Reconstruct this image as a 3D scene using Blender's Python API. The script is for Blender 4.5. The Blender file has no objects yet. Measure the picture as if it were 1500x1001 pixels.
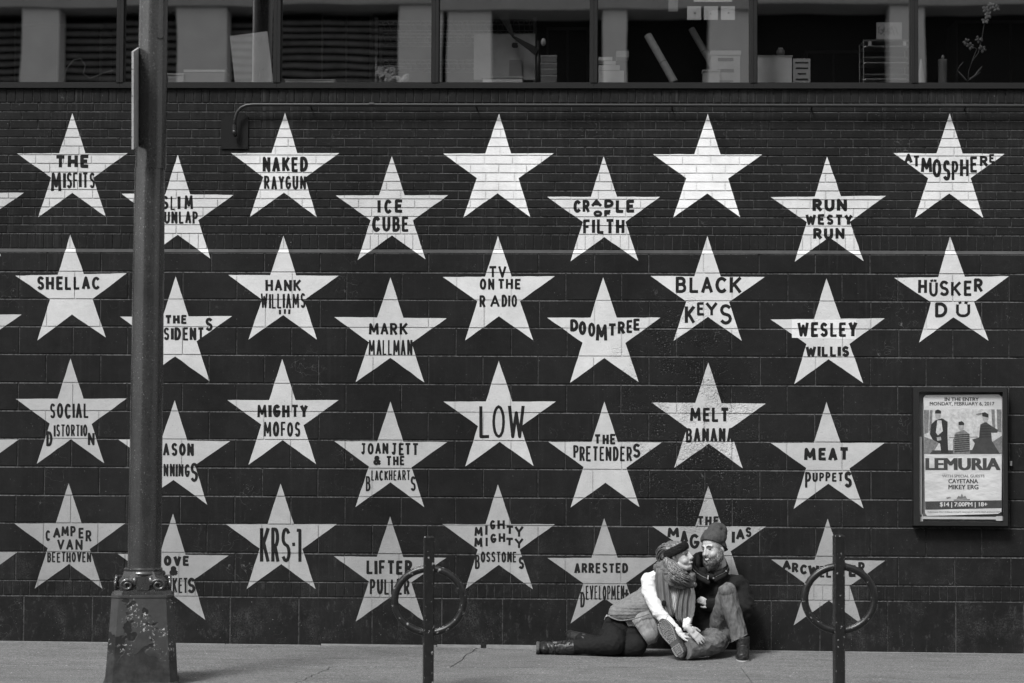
import bpy, math, random
import numpy as np
from mathutils import Vector, Matrix, noise
random.seed(7)
SC = bpy.context.scene
COL = SC.collection

# ------------------------------------------------------------------ camera
F_PX, CX, CY = 3200.0, 750.0, 500.5          # focal length in photo pixels (1500 wide)
PITCH, YAW, ROLL = math.radians(2.50), math.radians(-1.39), math.radians(0.264)
CAM = Vector((0.0, -15.93, 1.50))
FW = Vector((math.sin(YAW)*math.cos(PITCH), math.cos(YAW)*math.cos(PITCH), math.sin(PITCH)))
_r = Vector((math.cos(YAW), -math.sin(YAW), 0.0)); _u = _r.cross(FW)
RT = math.cos(ROLL)*_r + math.sin(ROLL)*_u
UP = -math.sin(ROLL)*_r + math.cos(ROLL)*_u
cam_d = bpy.data.cameras.new('camera'); cam = bpy.data.objects.new('camera', cam_d); COL.objects.link(cam)
cam_d.sensor_width = 36.0; cam_d.lens = F_PX/1500*36.0
cam_d.clip_start = 0.1; cam_d.clip_end = 500.0
m = Matrix((RT, UP, -FW)).transposed().to_4x4(); m.translation = CAM; cam.matrix_world = m
cam_d.dof.use_dof = True; cam_d.dof.focus_distance = 15.6; cam_d.dof.aperture_fstop = 2.2
SC.camera = cam
SC.cycles.use_denoising = True; SC.cycles.denoising_input_passes = 'RGB_ALBEDO_NORMAL'; SC.cycles.denoising_prefilter = 'ACCURATE'

# ------------------------------------------------------------------ sky, sun, exposure
SUN_EL, SUN_AZ = math.radians(52), math.radians(212)      # azimuth clockwise from +Y
world = bpy.data.worlds.new('World'); SC.world = world; world.use_nodes = True
nt = world.node_tree; nt.nodes.clear()
sky = nt.nodes.new('ShaderNodeTexSky'); sky.sky_type = 'NISHITA'; sky.sun_disc = False
sky.sun_elevation = SUN_EL; sky.sun_rotation = SUN_AZ; sky.air_density = 1.5; sky.dust_density = 4.0
bw = nt.nodes.new('ShaderNodeRGBToBW'); bg = nt.nodes.new('ShaderNodeBackground'); wo = nt.nodes.new('ShaderNodeOutputWorld')
bg.inputs['Strength'].default_value = 0.098                 # black and white photograph: neutral sky
nt.links.new(sky.outputs[0], bw.inputs[0]); nt.links.new(bw.outputs[0], bg.inputs[0]); nt.links.new(bg.outputs[0], wo.inputs[0])
sun_d = bpy.data.lights.new('sun', 'SUN'); sun_d.energy = 1.85; sun_d.angle = math.radians(14); sun_d.color = (1, 1, 1)
sun = bpy.data.objects.new('sun', sun_d); COL.objects.link(sun)
sd = Vector((math.sin(SUN_AZ)*math.cos(SUN_EL), math.cos(SUN_AZ)*math.cos(SUN_EL), math.sin(SUN_EL)))
sun.rotation_euler = sd.to_track_quat('Z', 'Y').to_euler()
SC.view_settings.view_transform = 'Standard'; SC.view_settings.look = 'None'
SC.view_settings.gamma = 1.0; SC.view_settings.exposure = 1.02
SC.view_settings.use_curve_mapping = False

# ------------------------------------------------------------------ helpers
def P(px, py, Y=0.0):
    """world point seen at photo pixel (px, py) on the plane y = Y"""
    d = FW*F_PX + RT*(px-CX) - UP*(py-CY)
    return CAM + d*((Y-CAM.y)/d.y)
def mp(Y=0.0): return (Y-CAM.y)/F_PX                        # metres per pixel at depth Y
def mirror_x(px, py, Yb, yw=0.05):
    """where the window glass reflects pixel (px, py) to, on the facade y = Yb"""
    q = P(px, py, yw); d = (q-CAM).normalized(); t = (yw-Yb)/d.y
    return q.x + d.x*t, q.z + d.z*t
_gl, _gr = P(60, 941), P(1500, 959)
def gz(x): return _gl.z + (_gr.z-_gl.z)*(x-_gl.x)/(_gr.x-_gl.x)
def ground_y(px, py):
    """point on the pavement under photo pixel"""
    d = FW*F_PX + RT*(px-CX) - UP*(py-CY); t = 1.0
    s = (_gr.z-_gl.z)/(_gr.x-_gl.x); z0 = _gl.z - s*_gl.x
    t = (z0 + s*CAM.x - CAM.z)/(d.z - s*d.x)
    return CAM + d*t

class M:
    def __init__(s): s.v = []; s.f = []; s.worn = []
    def poly(s, pts):
        n = len(s.v); s.v += [tuple(p) for p in pts]; s.f.append(tuple(range(n, n+len(pts))))
    def box(s, x0, x1, y0, y1, z0, z1, mat=None):
        n = len(s.v)
        c = [(x0,y0,z0),(x1,y0,z0),(x1,y1,z0),(x0,y1,z0),(x0,y0,z1),(x1,y0,z1),(x1,y1,z1),(x0,y1,z1)]
        if mat is not None: c = [tuple(mat @ Vector(p)) for p in c]
        s.v += c
        s.f += [tuple(n+i for i in q) for q in ((0,1,5,4),(1,2,6,5),(2,3,7,6),(3,0,4,7),(4,5,6,7),(3,2,1,0))]
    def hexa(s, c):
        n = len(s.v); s.v += [tuple(p) for p in c]
        s.f += [tuple(n+i for i in q) for q in ((0,1,5,4),(1,2,6,5),(2,3,7,6),(3,0,4,7),(4,5,6,7),(3,2,1,0))]
    def tube(s, pts, r, n=10, caps=True):
        pts = [Vector(p) for p in pts]; k = len(pts)
        if not hasattr(r, '__len__'): r = [r]*k
        prev = None; base = len(s.v)
        for i, p in enumerate(pts):
            t = (pts[min(i+1, k-1)] - pts[max(i-1, 0)])
            if t.length < 1e-9: t = Vector((0, 0, 1))
            t.normalize()
            if prev is None:
                a = Vector((0, 0, 1)) if abs(t.z) < .9 else Vector((1, 0, 0))
                u = t.cross(a).normalized()
            else:
                u = (prev - t*prev.dot(t))
                u = u.normalized() if u.length > 1e-6 else t.orthogonal().normalized()
            prev = u; w = t.cross(u)
            for j in range(n):
                a = 2*math.pi*j/n
                s.v.append(tuple(p + (u*math.cos(a) + w*math.sin(a))*r[i]))
        for i in range(k-1):
            for j in range(n):
                a = base+i*n+j; b = base+i*n+(j+1) % n
                s.f.append((a, b, b+n, a+n))
        if caps:
            s.f.append(tuple(base+j for j in reversed(range(n))))
            s.f.append(tuple(base+(k-1)*n+j for j in range(n)))
    def capsule(s, p0, r0, p1, r1, n=18):
        p0, p1 = Vector(p0), Vector(p1); d = p1-p0; L = d.length
        if L < 1e-6: d = Vector((0, 0, 1)); L = 1e-6
        t = d/max(L, 1e-9); pts = []; rr = []
        for k in range(5):
            a = math.pi/2*(k+.12)/5.12; pts.append(p0 - t*r0*math.cos(a)); rr.append(r0*math.sin(a))
        pts.append(p0); rr.append(r0); pts.append(p1); rr.append(r1)
        for k in range(5):
            a = math.pi/2*(5-k-1+.12)/5.12; pts.append(p1 + t*r1*math.cos(a)); rr.append(r1*math.sin(a))
        # constant frame along one straight line
        u = t.orthogonal().normalized(); w = t.cross(u); base = len(s.v)
        for p, r in zip(pts, rr):
            for j in range(n):
                a = 2*math.pi*j/n; s.v.append(tuple(p+(u*math.cos(a)+w*math.sin(a))*r))
        for i in range(len(pts)-1):
            for j in range(n):
                a = base+i*n+j; b = base+i*n+(j+1) % n; s.f.append((a, b, b+n, a+n))
        s.f.append(tuple(base+j for j in reversed(range(n)))); s.f.append(tuple(base+(len(pts)-1)*n+j for j in range(n)))
    def ell(s, c, rad, R=None, n=20, mrings=12):
        c = Vector(c); base = len(s.v); R = R or Matrix.Identity(3)
        for i in range(mrings+1):
            th = math.pi*(i+.0)/mrings
            th = min(max(th, .05), math.pi-.05)
            for j in range(n):
                ph = 2*math.pi*j/n
                l = Vector((rad[0]*math.sin(th)*math.cos(ph), rad[1]*math.sin(th)*math.sin(ph), rad[2]*math.cos(th)))
                s.v.append(tuple(c + R @ l))
        for i in range(mrings):
            for j in range(n):
                a = base+i*n+j; b = base+i*n+(j+1) % n; s.f.append((a, a+n, b+n, b))
        s.f.append(tuple(base+j for j in range(n))); s.f.append(tuple(base+mrings*n+j for j in reversed(range(n))))
    def mesh(s, name, smooth=False, recalc=True):
        me = bpy.data.meshes.new(name); me.from_pydata(s.v, [], s.f)
        if recalc:
            import bmesh
            b = bmesh.new(); b.from_mesh(me); bmesh.ops.recalc_face_normals(b, faces=b.faces); b.to_mesh(me); b.free()
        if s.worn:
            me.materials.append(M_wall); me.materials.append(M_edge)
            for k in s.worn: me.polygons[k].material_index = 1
        if smooth: me.shade_smooth()
        me.update(); return me
    def build(s, name, mat, parent=None, smooth=False, recalc=True, **props):
        me = s.mesh(name, smooth, recalc); return link(name, me, mat, parent, **props)

def link(name, me, mat, parent=None, **props):
    if mat is not None and not me.materials: me.materials.append(mat)
    o = bpy.data.objects.new(name, me); COL.objects.link(o)
    if parent is not None:                                   # meshes are modelled in world space, only top-level empties are moved
        o.parent = parent
        if parent.parent is None: o.matrix_parent_inverse = Matrix.Translation(-parent.location)
    for k, v in props.items(): o[k] = v
    return o
def thing(name, label, cat, loc=(0, 0, 0), group=None):
    o = bpy.data.objects.new(name, None); COL.objects.link(o); o.location = loc
    o.empty_display_size = .1; o['label'] = label; o['category'] = cat
    if group: o['group'] = group
    return o
def tag(o, label, cat, group=None):
    o['label'] = label; o['category'] = cat
    if group: o['group'] = group
    return o

# ------------------------------------------------------------------ materials
def nodes_mat(name):
    mt = bpy.data.materials.new(name); mt.use_nodes = True
    return mt, mt.node_tree, mt.node_tree.nodes['Principled BSDF']
def N(t, kind, **kw):
    n = t.nodes.new(kind)
    for k, v in kw.items(): setattr(n, k, v)
    return n
def noise_n(t, co, scale, detail=4, rough=.6, vec=None):
    n = N(t, 'ShaderNodeTexNoise'); n.inputs['Scale'].default_value = scale
    n.inputs['Detail'].default_value = detail; n.inputs['Roughness'].default_value = rough
    if vec:
        mpn = N(t, 'ShaderNodeVectorMath', operation='MULTIPLY'); mpn.inputs[1].default_value = vec
        t.links.new(co, mpn.inputs[0]); co = mpn.outputs[0]
    t.links.new(co, n.inputs['Vector']); return n.outputs[0]
def rng(t, v, a, b, c=0, d=1):
    n = N(t, 'ShaderNodeMapRange'); n.inputs[1].default_value = a; n.inputs[2].default_value = b
    n.inputs[3].default_value = c; n.inputs[4].default_value = d; t.links.new(v, n.inputs[0]); return n.outputs[0]
def mth(t, op, a, b=None):
    n = N(t, 'ShaderNodeMath', operation=op)
    for i, x in enumerate((a, b)):
        if x is None: continue
        if isinstance(x, (int, float)): n.inputs[i].default_value = x
        else: t.links.new(x, n.inputs[i])
    return n.outputs[0]
def lerp(t, fac, a, b):
    n = N(t, 'ShaderNodeMix', data_type='FLOAT')
    t.links.new(fac, n.inputs[0])
    for i, x in ((2, a), (3, b)):
        if isinstance(x, (int, float)): n.inputs[i].default_value = x
        else: t.links.new(x, n.inputs[i])
    return n.outputs[0]
def pos(t): return N(t, 'ShaderNodeNewGeometry').outputs['Position']
def bump(t, bs, h, strength, dist):
    b = N(t, 'ShaderNodeBump'); b.inputs['Strength'].default_value = strength; b.inputs['Distance'].default_value = dist
    t.links.new(h, b.inputs['Height']); t.links.new(b.outputs[0], bs.inputs['Normal'])

def simple(name, col, rough=.7, var=.15, scale=30, bmp=.2, bscale=300, bdist=.001, metal=0, spec=.5, streak=None, speck=None):
    mt, t, bs = nodes_mat(name); co = pos(t)
    n1 = noise_n(t, co, scale)
    v = rng(t, n1, .3, .7, col*(1-var), col*(1+var))
    if streak:
        n2 = noise_n(t, co, streak[0], 3, .6, streak[1]); v = mth(t, 'MULTIPLY', v, rng(t, n2, .3, .75, 1-streak[2], 1+streak[2]))
    if speck:
        n3 = noise_n(t, co, speck[0], 2, .5); v = lerp(t, rng(t, n3, speck[1], speck[1]+.03), v, speck[2])
    t.links.new(v, bs.inputs['Base Color']); bs.inputs['Roughness'].default_value = rough
    bs.inputs['Metallic'].default_value = metal; bs.inputs['Specular IOR Level'].default_value = spec
    if bmp: bump(t, bs, noise_n(t, co, bscale, 3), bmp, bdist)
    return mt

PITC = P(1015, 620)
def wallpaint(name, base, dust=.10, dark_film=False, streaks=True, spk=.16, rough=.62, wear=1.0):
    """paint over masonry: blotches, rain streaks, scuffs near the ground, a crumbling patch"""
    mt, t, bs = nodes_mat(name); co = pos(t)
    sep = N(t, 'ShaderNodeSeparateXYZ'); t.links.new(co, sep.inputs[0]); z = sep.outputs[2]; x = sep.outputs[0]
    big = noise_n(t, co, 1.7, 5, .65); mid = noise_n(t, co, 14, 4, .6); fine = noise_n(t, co, 160, 3, .7)
    light = base > .2
    a = .13 if light else .28
    v = rng(t, big, .3, .7, base*(1-a), base*(1+a))
    v = mth(t, 'MULTIPLY', v, rng(t, mid, .25, .75, 1-a*.5, 1+a*.5))
    v = mth(t, 'MULTIPLY', v, rng(t, fine, .3, .7, .95, 1.05))
    if streaks:
        st = noise_n(t, co, 1.0, 4, .7, (34, 1, 1.1)); gate = noise_n(t, co, 1.0, 2, .5, (1.5, 1, .6))
        up = rng(t, z, 2.2, 4.0, 0.0, 1.0)
        k = mth(t, 'MULTIPLY', mth(t, 'MULTIPLY', rng(t, st, .52, .74), rng(t, gate, .42, .6)), lerp(t, up, .25, 1.0))
        v = lerp(t, mth(t, 'MULTIPLY', k, .55), v, base*.75 if light else .06)
    # scuffs and dust, mostly low down
    sc = noise_n(t, co, 1.0, 6, .75, (22, 5, 9)); low = rng(t, z, 1.1, .1, .06, 1.0)
    k = mth(t, 'MULTIPLY', rng(t, sc, .57, .70), low)
    v = lerp(t, mth(t, 'MULTIPLY', k, .60*wear), v, base*.6 if light else .075)
    d2 = noise_n(t, co, 1.0, 5, .7, (4, 2, 3)); k = mth(t, 'MULTIPLY', mth(t, 'MULTIPLY', rng(t, d2, .50, .66), rng(t, noise_n(t, co, 120, 2, .6), .42, .62)), rng(t, z, .95, .15, .12, .8))
    v = lerp(t, k, v, base*.7 if light else .050)
    # thin scratches
    wv = noise_n(t, co, 9, 2, .5); wv2 = mth(t, 'ABSOLUTE', mth(t, 'SUBTRACT', wv, .5))
    g2 = noise_n(t, co, 2.3, 2, .5)
    k = mth(t, 'MULTIPLY', mth(t, 'MULTIPLY', rng(t, wv2, .003, .0005), rng(t, g2, .56, .66)), .5*wear)
    v = lerp(t, k, v, base*.6 if light else .16)
    # tiny chips
    ch = noise_n(t, co, 95, 1, .4); g3 = noise_n(t, co, 5.5, 3, .6)
    k = mth(t, 'MULTIPLY', rng(t, ch, .735, .76), rng(t, g3, .45, .6))
    v = lerp(t, mth(t, 'MULTIPLY', k, .8), v, .12 if light else spk)
    # crumbling patch of spalled block
    dx = mth(t, 'DIVIDE', mth(t, 'SUBTRACT', x, PITC.x), .62); dz = mth(t, 'DIVIDE', mth(t, 'SUBTRACT', z, PITC.z), 1.05)
    slant = mth(t, 'ADD', dx, mth(t, 'MULTIPLY', dz, .35))
    rr = mth(t, 'ADD', mth(t, 'MULTIPLY', slant, slant), mth(t, 'MULTIPLY', dz, dz))
    pn = noise_n(t, co, 6, 4, .7)
    mask = mth(t, 'MULTIPLY', rng(t, rr, 1.0, .2), rng(t, pn, .46, .58))
    pit = noise_n(t, co, 75, 3, .65)
    k = mth(t, 'MULTIPLY', mask, rng(t, pit, .58, .66))
    v = lerp(t, mth(t, 'MULTIPLY', k, .8), v, base*.5 if light else .17)
    t.links.new(v, bs.inputs['Base Color'])
    bs.inputs['Roughness'].default_value = .8; bs.inputs['Specular IOR Level'].default_value = .06
    h = mth(t, 'ADD', mth(t, 'MULTIPLY', noise_n(t, co, 210, 4, .7), .35), mth(t, 'MULTIPLY', noise_n(t, co, 38, 3, .6), .5))
    h = mth(t, 'SUBTRACT', h, mth(t, 'MULTIPLY', mth(t, 'MULTIPLY', mask, rng(t, pit, .45, .7)), 2.6))
    bump(t, bs, h, .75, .0045)
    return mt

def edge_mat(name='worn_lit_edge', lo=.02, hi=.105):
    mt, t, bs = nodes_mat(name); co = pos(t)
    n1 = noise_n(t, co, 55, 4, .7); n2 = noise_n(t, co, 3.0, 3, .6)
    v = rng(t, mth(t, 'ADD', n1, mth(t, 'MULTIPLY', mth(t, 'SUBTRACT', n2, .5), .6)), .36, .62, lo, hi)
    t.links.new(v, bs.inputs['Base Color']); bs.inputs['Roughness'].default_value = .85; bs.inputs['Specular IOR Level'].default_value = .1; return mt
M_edge = edge_mat()  # worn paint, paled further for the sky light caught along top chamfers
M_wall = wallpaint('dark_wall_paint', .0135)
M_mort = edge_mat('painted_mortar', .014, .055)
M_ledge = wallpaint('dusty_ledge_paint', .050)
M_plate = simple('plate_paint', .012, .8, .12, 8, spec=.1)
M_letter = simple('letter_paint', .014, .8, .2, 40, .3, 200, spec=.1)
M_frame = simple('window_frame_paint', .009, .7, .1, 6, spec=.2)
M_dark = simple('room_dark', .012, .9)
M_white = simple('white_card', .62, .8, .05, 10)
M_white2 = simple('off_white_plastic', .40, .6, .1, 20)
M_grey = simple('grey_plastic', .16, .5, .1, 20)
M_black = simple('black_plastic', .012, .4, .1, 20)
M_steel = simple('wire_steel', .45, .35, .1, 20, metal=.8)
M_card = simple('kraft_card', .30, .8, .1, 30)
M_pipe = simple('pipe_paint', .014, .4, .25, 25, .3, 120, .001, spec=.35)

def side_mat():
    mt, t, bs = nodes_mat('pavement_concrete'); co = pos(t)
    big = noise_n(t, co, .9, 4, .6, (1, 2.2, 1)); fine = noise_n(t, co, 130, 3, .8); mid = noise_n(t, co, 26, 4, .7)
    v = rng(t, big, .3, .7, .115, .150)
    v = mth(t, 'MULTIPLY', v, rng(t, mid, .3, .7, .90, 1.10)); v = mth(t, 'MULTIPLY', v, rng(t, fine, .38, .62, .50, 1.5))
    sm = noise_n(t, co, 2.1, 5, .7, (1, 3, 1)); v = mth(t, 'MULTIPLY', v, rng(t, sm, .52, .72, 1.0, .70)); v = mth(t, 'MULTIPLY', v, rng(t, noise_n(t, co, 62, 3, .8), .36, .64, .62, 1.38)); v = mth(t, 'MULTIPLY', v, rng(t, noise_n(t, co, 1.0, 4, .65, (3, 14, 1)), .35, .7, 1.06, .84))
    gum = noise_n(t, co, 13, 1, .3); v = lerp(t, rng(t, gum, .74, .76), v, .10)
    g2 = noise_n(t, co, 40, 1, .3); v = lerp(t, rng(t, g2, .78, .8), v, .5)
    t.links.new(v, bs.inputs['Base Color']); bs.inputs['Roughness'].default_value = .9; bs.inputs['Specular IOR Level'].default_value = .2
    bump(t, bs, noise_n(t, co, 300, 4, .8), .5, .002); return mt
M_side = side_mat()
M_dirt = simple('joint_dirt', .05, .95, .3, 60)
M_asph = simple('asphalt', .05, .9, .25, 40, .5, 300, .003)
M_kerb = simple('kerb_stone', .28, .9, .2, 12)

def glass_mat():
    mt = bpy.data.materials.new('window_glass'); mt.use_nodes = True; t = mt.node_tree; t.nodes.clear()
    out = N(t, 'ShaderNodeOutputMaterial'); mix = N(t, 'ShaderNodeMixShader'); tr = N(t, 'ShaderNodeBsdfTransparent'); gl = N(t, 'ShaderNodeBsdfGlossy')
    gl.inputs['Roughness'].default_value = .004; tr.inputs[0].default_value = (.72, .72, .72, 1)
    gl.inputs['Color'].default_value = (1, 1, 1, 1)
    lw = N(t, 'ShaderNodeLayerWeight'); lw.inputs[0].default_value = .5      # coated office glass, same from both sides
    fac = rng(t, mth(t, 'POWER', lw.outputs['Facing'], 4.0), 0, 1, .46, .9)
    t.links.new(fac, mix.inputs[0]); t.links.new(tr.outputs[0], mix.inputs[1]); t.links.new(gl.outputs[0], mix.inputs[2])
    b = N(t, 'ShaderNodeBump'); b.inputs['Strength'].default_value = .12; b.inputs['Distance'].default_value = .004
    co = pos(t); h = noise_n(t, co, 1.6, 1, .3)
    t.links.new(h, b.inputs['Height']); t.links.new(b.outputs[0], gl.inputs['Normal'])
    t.links.new(mix.outputs[0], out.inputs[0]); return mt
M_glass = glass_mat()

# ------------------------------------------------------------------ ground
slope = (_gr.z-_gl.z)/(_gr.x-_gl.x)
def gpt(x, y, dz=0): return (x, y, gz(x)+dz)
g = M(); g.poly([(-220, -220, -1.2), (220, -220, -1.2), (220, 220, -1.2), (-220, 220, -1.2)]); g.build('ground', M_asph, kind='structure')
g = M(); KY = -3.55
g.poly([gpt(-40, KY-14, -.14), gpt(40, KY-14, -.14), gpt(40, KY-.15, -.14), gpt(-40, KY-.15, -.14)]); g.build('road', M_asph, kind='structure', recalc=False)
g = M(); g.hexa([gpt(-40, KY-.15, -.6), gpt(40, KY-.15, -.6), gpt(40, KY, -.6), gpt(-40, KY, -.6), gpt(-40, KY-.15, 0), gpt(40, KY-.15, 0), gpt(40, KY, 0), gpt(-40, KY, 0)])
g.build('kerb', M_kerb, kind='structure')
g = M(); g.poly([gpt(-40, -40, 0.0), gpt(40, -40, 0.0), gpt(40, KY-14, 0.0), gpt(-40, KY-14, 0.0)]); g.build('far_pavement', M_side, kind='structure', recalc=False)
pav = M(); pav.poly([gpt(-40, KY, -.03), gpt(40, KY, -.03), gpt(40, .05, -.03), gpt(-40, .05, -.03)])
pavement = pav.build('pavement', M_dirt, recalc=False, kind='structure')
# slabs: outlines follow the joints and the crooked cracks seen in the photograph
def G(px, py):
    p = ground_y(px, py); return (p.x, p.y)
random.seed(3)
def crook(a, b, n=9, amp=.018):
    out = []
    for i in range(n+1):
        t = i/n; k = 0 if i in (0, n) else amp
        out.append((a[0]+(b[0]-a[0])*t+random.uniform(-k, k), a[1]+(b[1]-a[1])*t+random.uniform(-k, k)))
    return out
def slab(outline, lift=0.0, name='slab'):
    # shrink a little to leave an open joint, round the arris
    n = len(outline); cx = sum(p[0] for p in outline)/n; cy = sum(p[1] for p in outline)/n
    ar = sum(outline[i][0]*outline[(i+1) % n][1]-outline[(i+1) % n][0]*outline[i][1] for i in range(n))
    sg = 1 if ar > 0 else -1
    def inset(d):
        r = []
        for i in range(n):
            a, b, c = Vector(outline[i-1]), Vector(outline[i]), Vector(outline[(i+1) % n])
            e1 = (b-a); e2 = (c-b)
            n1 = Vector((-e1.y, e1.x))*sg; n2 = Vector((-e2.y, e2.x))*sg
            if n1.length: n1.normalize()
            if n2.length: n2.normalize()
            q = n1+n2; q = q.normalized() if q.length > 1e-6 else n1
            r.append(b+q*d/max(.5, q.dot(n1)))
        return r
    o1, o2 = inset(.0018), inset(.0042)
    if sg < 0: o1.reverse(); o2.reverse()
    s = M(); k = len(s.v)
    s.v += [gpt(p.x, p.y, -.028) for p in o1] + [gpt(p.x, p.y, lift-.004) for p in o1] + [gpt(p.x, p.y, lift) for p in o2]
    for i in range(n):
        j = (i+1) % n; s.f += [(i, j, n+j, n+i), (n+i, n+j, 2*n+j, 2*n+i)]
    s.f.append(tuple(range(2*n, 3*n)))
    return s.build(name, M_side, pavement, recalc=False)
J = [G(-60, 975), G(380, 974.5), G(660, 977.5), G(1170, 976), G(1560, 979)]
back = lambda px: (P(px, 945).x, -.012)
c1 = crook(back(700), J[2], 8, .012)                        # diagonal crack running up to the wall
row_back_l = [(-9.0, -.012), back(700)] + c1[1:] + list(reversed(crook(J[0], J[2], 26, .006)))[1:] + [(-9.0, J[0][1])]
slab(row_back_l, .002)
xr = 9.0
jr = crook(J[2], J[4], 30, .005)
slab([back(700), (xr, -.012), (xr, J[4][1])] + list(reversed(jr)) + list(reversed(c1))[1:], 0.0)
# front row
c2 = crook(G(492, 974.8), G(425, 1004), 14, .02)
yf = KY+.004
c3a = G(640, 977.3); c3b = G(622, 1012)
l0 = crook(J[0], G(492, 974.8), 16, .006)
slab([(-9.0, J[0][1])] + l0 + c2[1:] + [(c2[-1][0]-.02, yf), (-9.0, yf)], 0.0)
l1 = crook(G(492, 974.8), J[2], 8, .004)
c4 = crook(G(1110, 976.5), G(1150, 1010), 7, .02)
slab(l1 + [jr[i] for i in range(1, 15)] + [(jr[14][0], yf), (c2[-1][0]-.02, yf)] + list(reversed(c2))[:-1], -.001)
slab([jr[i] for i in range(14, len(jr))] + [(xr, J[4][1]), (xr, yf), (jr[14][0], yf)], 0.001)
# pale strip of cement along the foot of the wall
g = M()
for a, b, w in ((-60, 330, .010), (330, 470, .008), (470, 640, .022), (640, 705, .030), (712, 790, .034), (790, 1100, .012), (1100, 1560, .009)):
    xa, xb = P(a, 945).x+.003, P(b, 945).x-.003
    g.hexa([gpt(xa, -w, 0.0), gpt(xb, -w, 0.0), gpt(xb, .0, 0.0), gpt(xa, .0, 0.0), gpt(xa, -w*.6, w*.5), gpt(xb, -w*.6, w*.5), gpt(xb, -.002, w*.7), gpt(xa, -.002, w*.7)])
g.build('cement_fillet', simple('cement', .13, .9, .25, 15), pavement)

rg = random.Random(12); s = M()
for k in range(520):
    y = -abs(rg.gauss(0, .10))-.035 if k < 330 else rg.uniform(-2.2, -.1); x = rg.uniform(-5, 5); q_ = rg.uniform(.0015, .006)
    s.ell(gpt(x, y, .003), (q_, q_*rg.uniform(.5, 1), q_*.6), None, 6, 4)
s.build('grit', simple('grit_stone', .16, .9, .7, 30), kind='stuff')
# ------------------------------------------------------------------ the painted wall
def zl(yl, yr): return .5*(P(0, yl).z + P(1500, yr).z)
Z_SILL = zl(128.5, 129.5); Z_SOL1 = zl(149.5, 151.5)
Z_LT = zl(363.8, 367.6); Z_LB = zl(369.5, 374.0)
ZB = [zl(a, b) for a, b in ((397.5,401.5),(437.3,442.5),(477.5,483.5),(518.3,524.5),(560,566.3),(601.5,607.4),(642.3,649),(683.9,690.3),(725.3,732.5),(765.8,774),(807.9,816.8),(849.8,859.2))]
Z_SOLB = zl(871.4, 882)
Z_SOL2 = Z_LT + (Z_SOL1-Z_LT)*(22.5/213.5)
UPY = .022                                                   # upper brickwork stands back from the blockwork
X0, X1 = P(0, 500).x - 1.6, P(1500, 500).x + 1.6
building = thing('painted_building', 'black painted masonry building covered with rows of pale lettered stars below office windows', 'building', (0, 0, 0))
rows = []          # (z0, z1, kind, [(x0, x1, depth)])
jg = .0035         # half joint
random.seed(11)
def xs_from(px0, pitch):
    x = P(px0, 620).x; p = pitch*mp(); k = math.floor((X0-x)/p); return [x+p*i for i in range(k, int((X1-x)/p)+2)]
def row_cells(z0, z1, kind, edges, y, jit, gx=jg, gz_=jg):
    cells = []
    for a, b in zip(edges[:-1], edges[1:]):
        cells.append((a+gx, b-gx, y+random.uniform(-jit, jit)))
    rows.append((z0+gz_, z1-gz_, kind, cells))
# soldier course under the windows, stretcher courses, soldier course over the ledge
def jitter_edges(e, j): return [x+random.uniform(-j, j) for x in e]
row_cells(Z_SOL1, Z_SILL-.004, 'soldier_brick', jitter_edges(xs_from(15, 12.6), .003), UPY-.002, .0010)
ncr = 15; ch = (Z_SOL1-Z_SOL2)/ncr
for i in range(ncr):
    z1 = Z_SOL1 - ch*i
    row_cells(z1-ch, z1, 'brick', jitter_edges(xs_from(6 + (21 if i % 2 else 0) + random.uniform(-2, 2), 41.6), .004), UPY, .0009)
row_cells(Z_LT, Z_SOL2, 'soldier_brick', jitter_edges(xs_from(10, 12.7), .003), UPY, .0010, gx=.0024)
zt = Z_LB
for i, zb in enumerate(ZB):
    off = 66 if i % 2 == 0 else 26
    row_cells(zb, zt if i else zt+.0035, 'block', jitter_edges(xs_from(off, 80.7), .006), 0.0, .0014); zt = zb
row_cells(Z_SOLB, ZB[-1], 'soldier_brick', jitter_edges(xs_from(8, 12.9), .003), .001, .0009, gx=.0020)
bx = [-330, -220, -110, 34.5, 135, 236, 337, 437.5, 545, 647, 736, 830, 930, 1030, 1130, 1201, 1300, 1400, 1500, 1600, 1700, 1830]
row_cells(-.12, Z_SOLB, 'block', [P(q, 900).x for q in bx], 0.002, .0006)

def piece_mesh(w, h, y0=0.0, cham=.0022, depth=.03, cx=0, cz=0, into=None):
    s = into or M(); n = len(s.v); x0, x1, z0, z1 = cx-w/2, cx+w/2, cz-h/2, cz+h/2; c = cham
    s.v += [(x0+c, y0, z0+c), (x1-c, y0, z0+c), (x1-c, y0, z1-c), (x0+c, y0, z1-c),
            (x0, y0+c, z0), (x1, y0+c, z0), (x1, y0+c, z1), (x0, y0+c, z1),
            (x0, y0+depth, z0), (x1, y0+depth, z0), (x1, y0+depth, z1), (x0, y0+depth, z1)]
    for a, b in ((0, 4), (4, 8)):
        for i in range(4):
            j = (i+1) % 4; s.f.append((n+b+i, n+b+j, n+a+j, n+a+i))
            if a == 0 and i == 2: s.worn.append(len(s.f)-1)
    s.f.append((n, n+1, n+2, n+3)); return s
allp = []
for z0, z1, kind, cells in rows:
    for a, b, y in cells: allp.append((kind, a, b, z0, z1, y))
protos = {}; xcam = P(750, 500).x; zcam = P(750, 500).z
xv0, xv1 = P(0, 500).x-.1, P(1500, 500).x+.1
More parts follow.
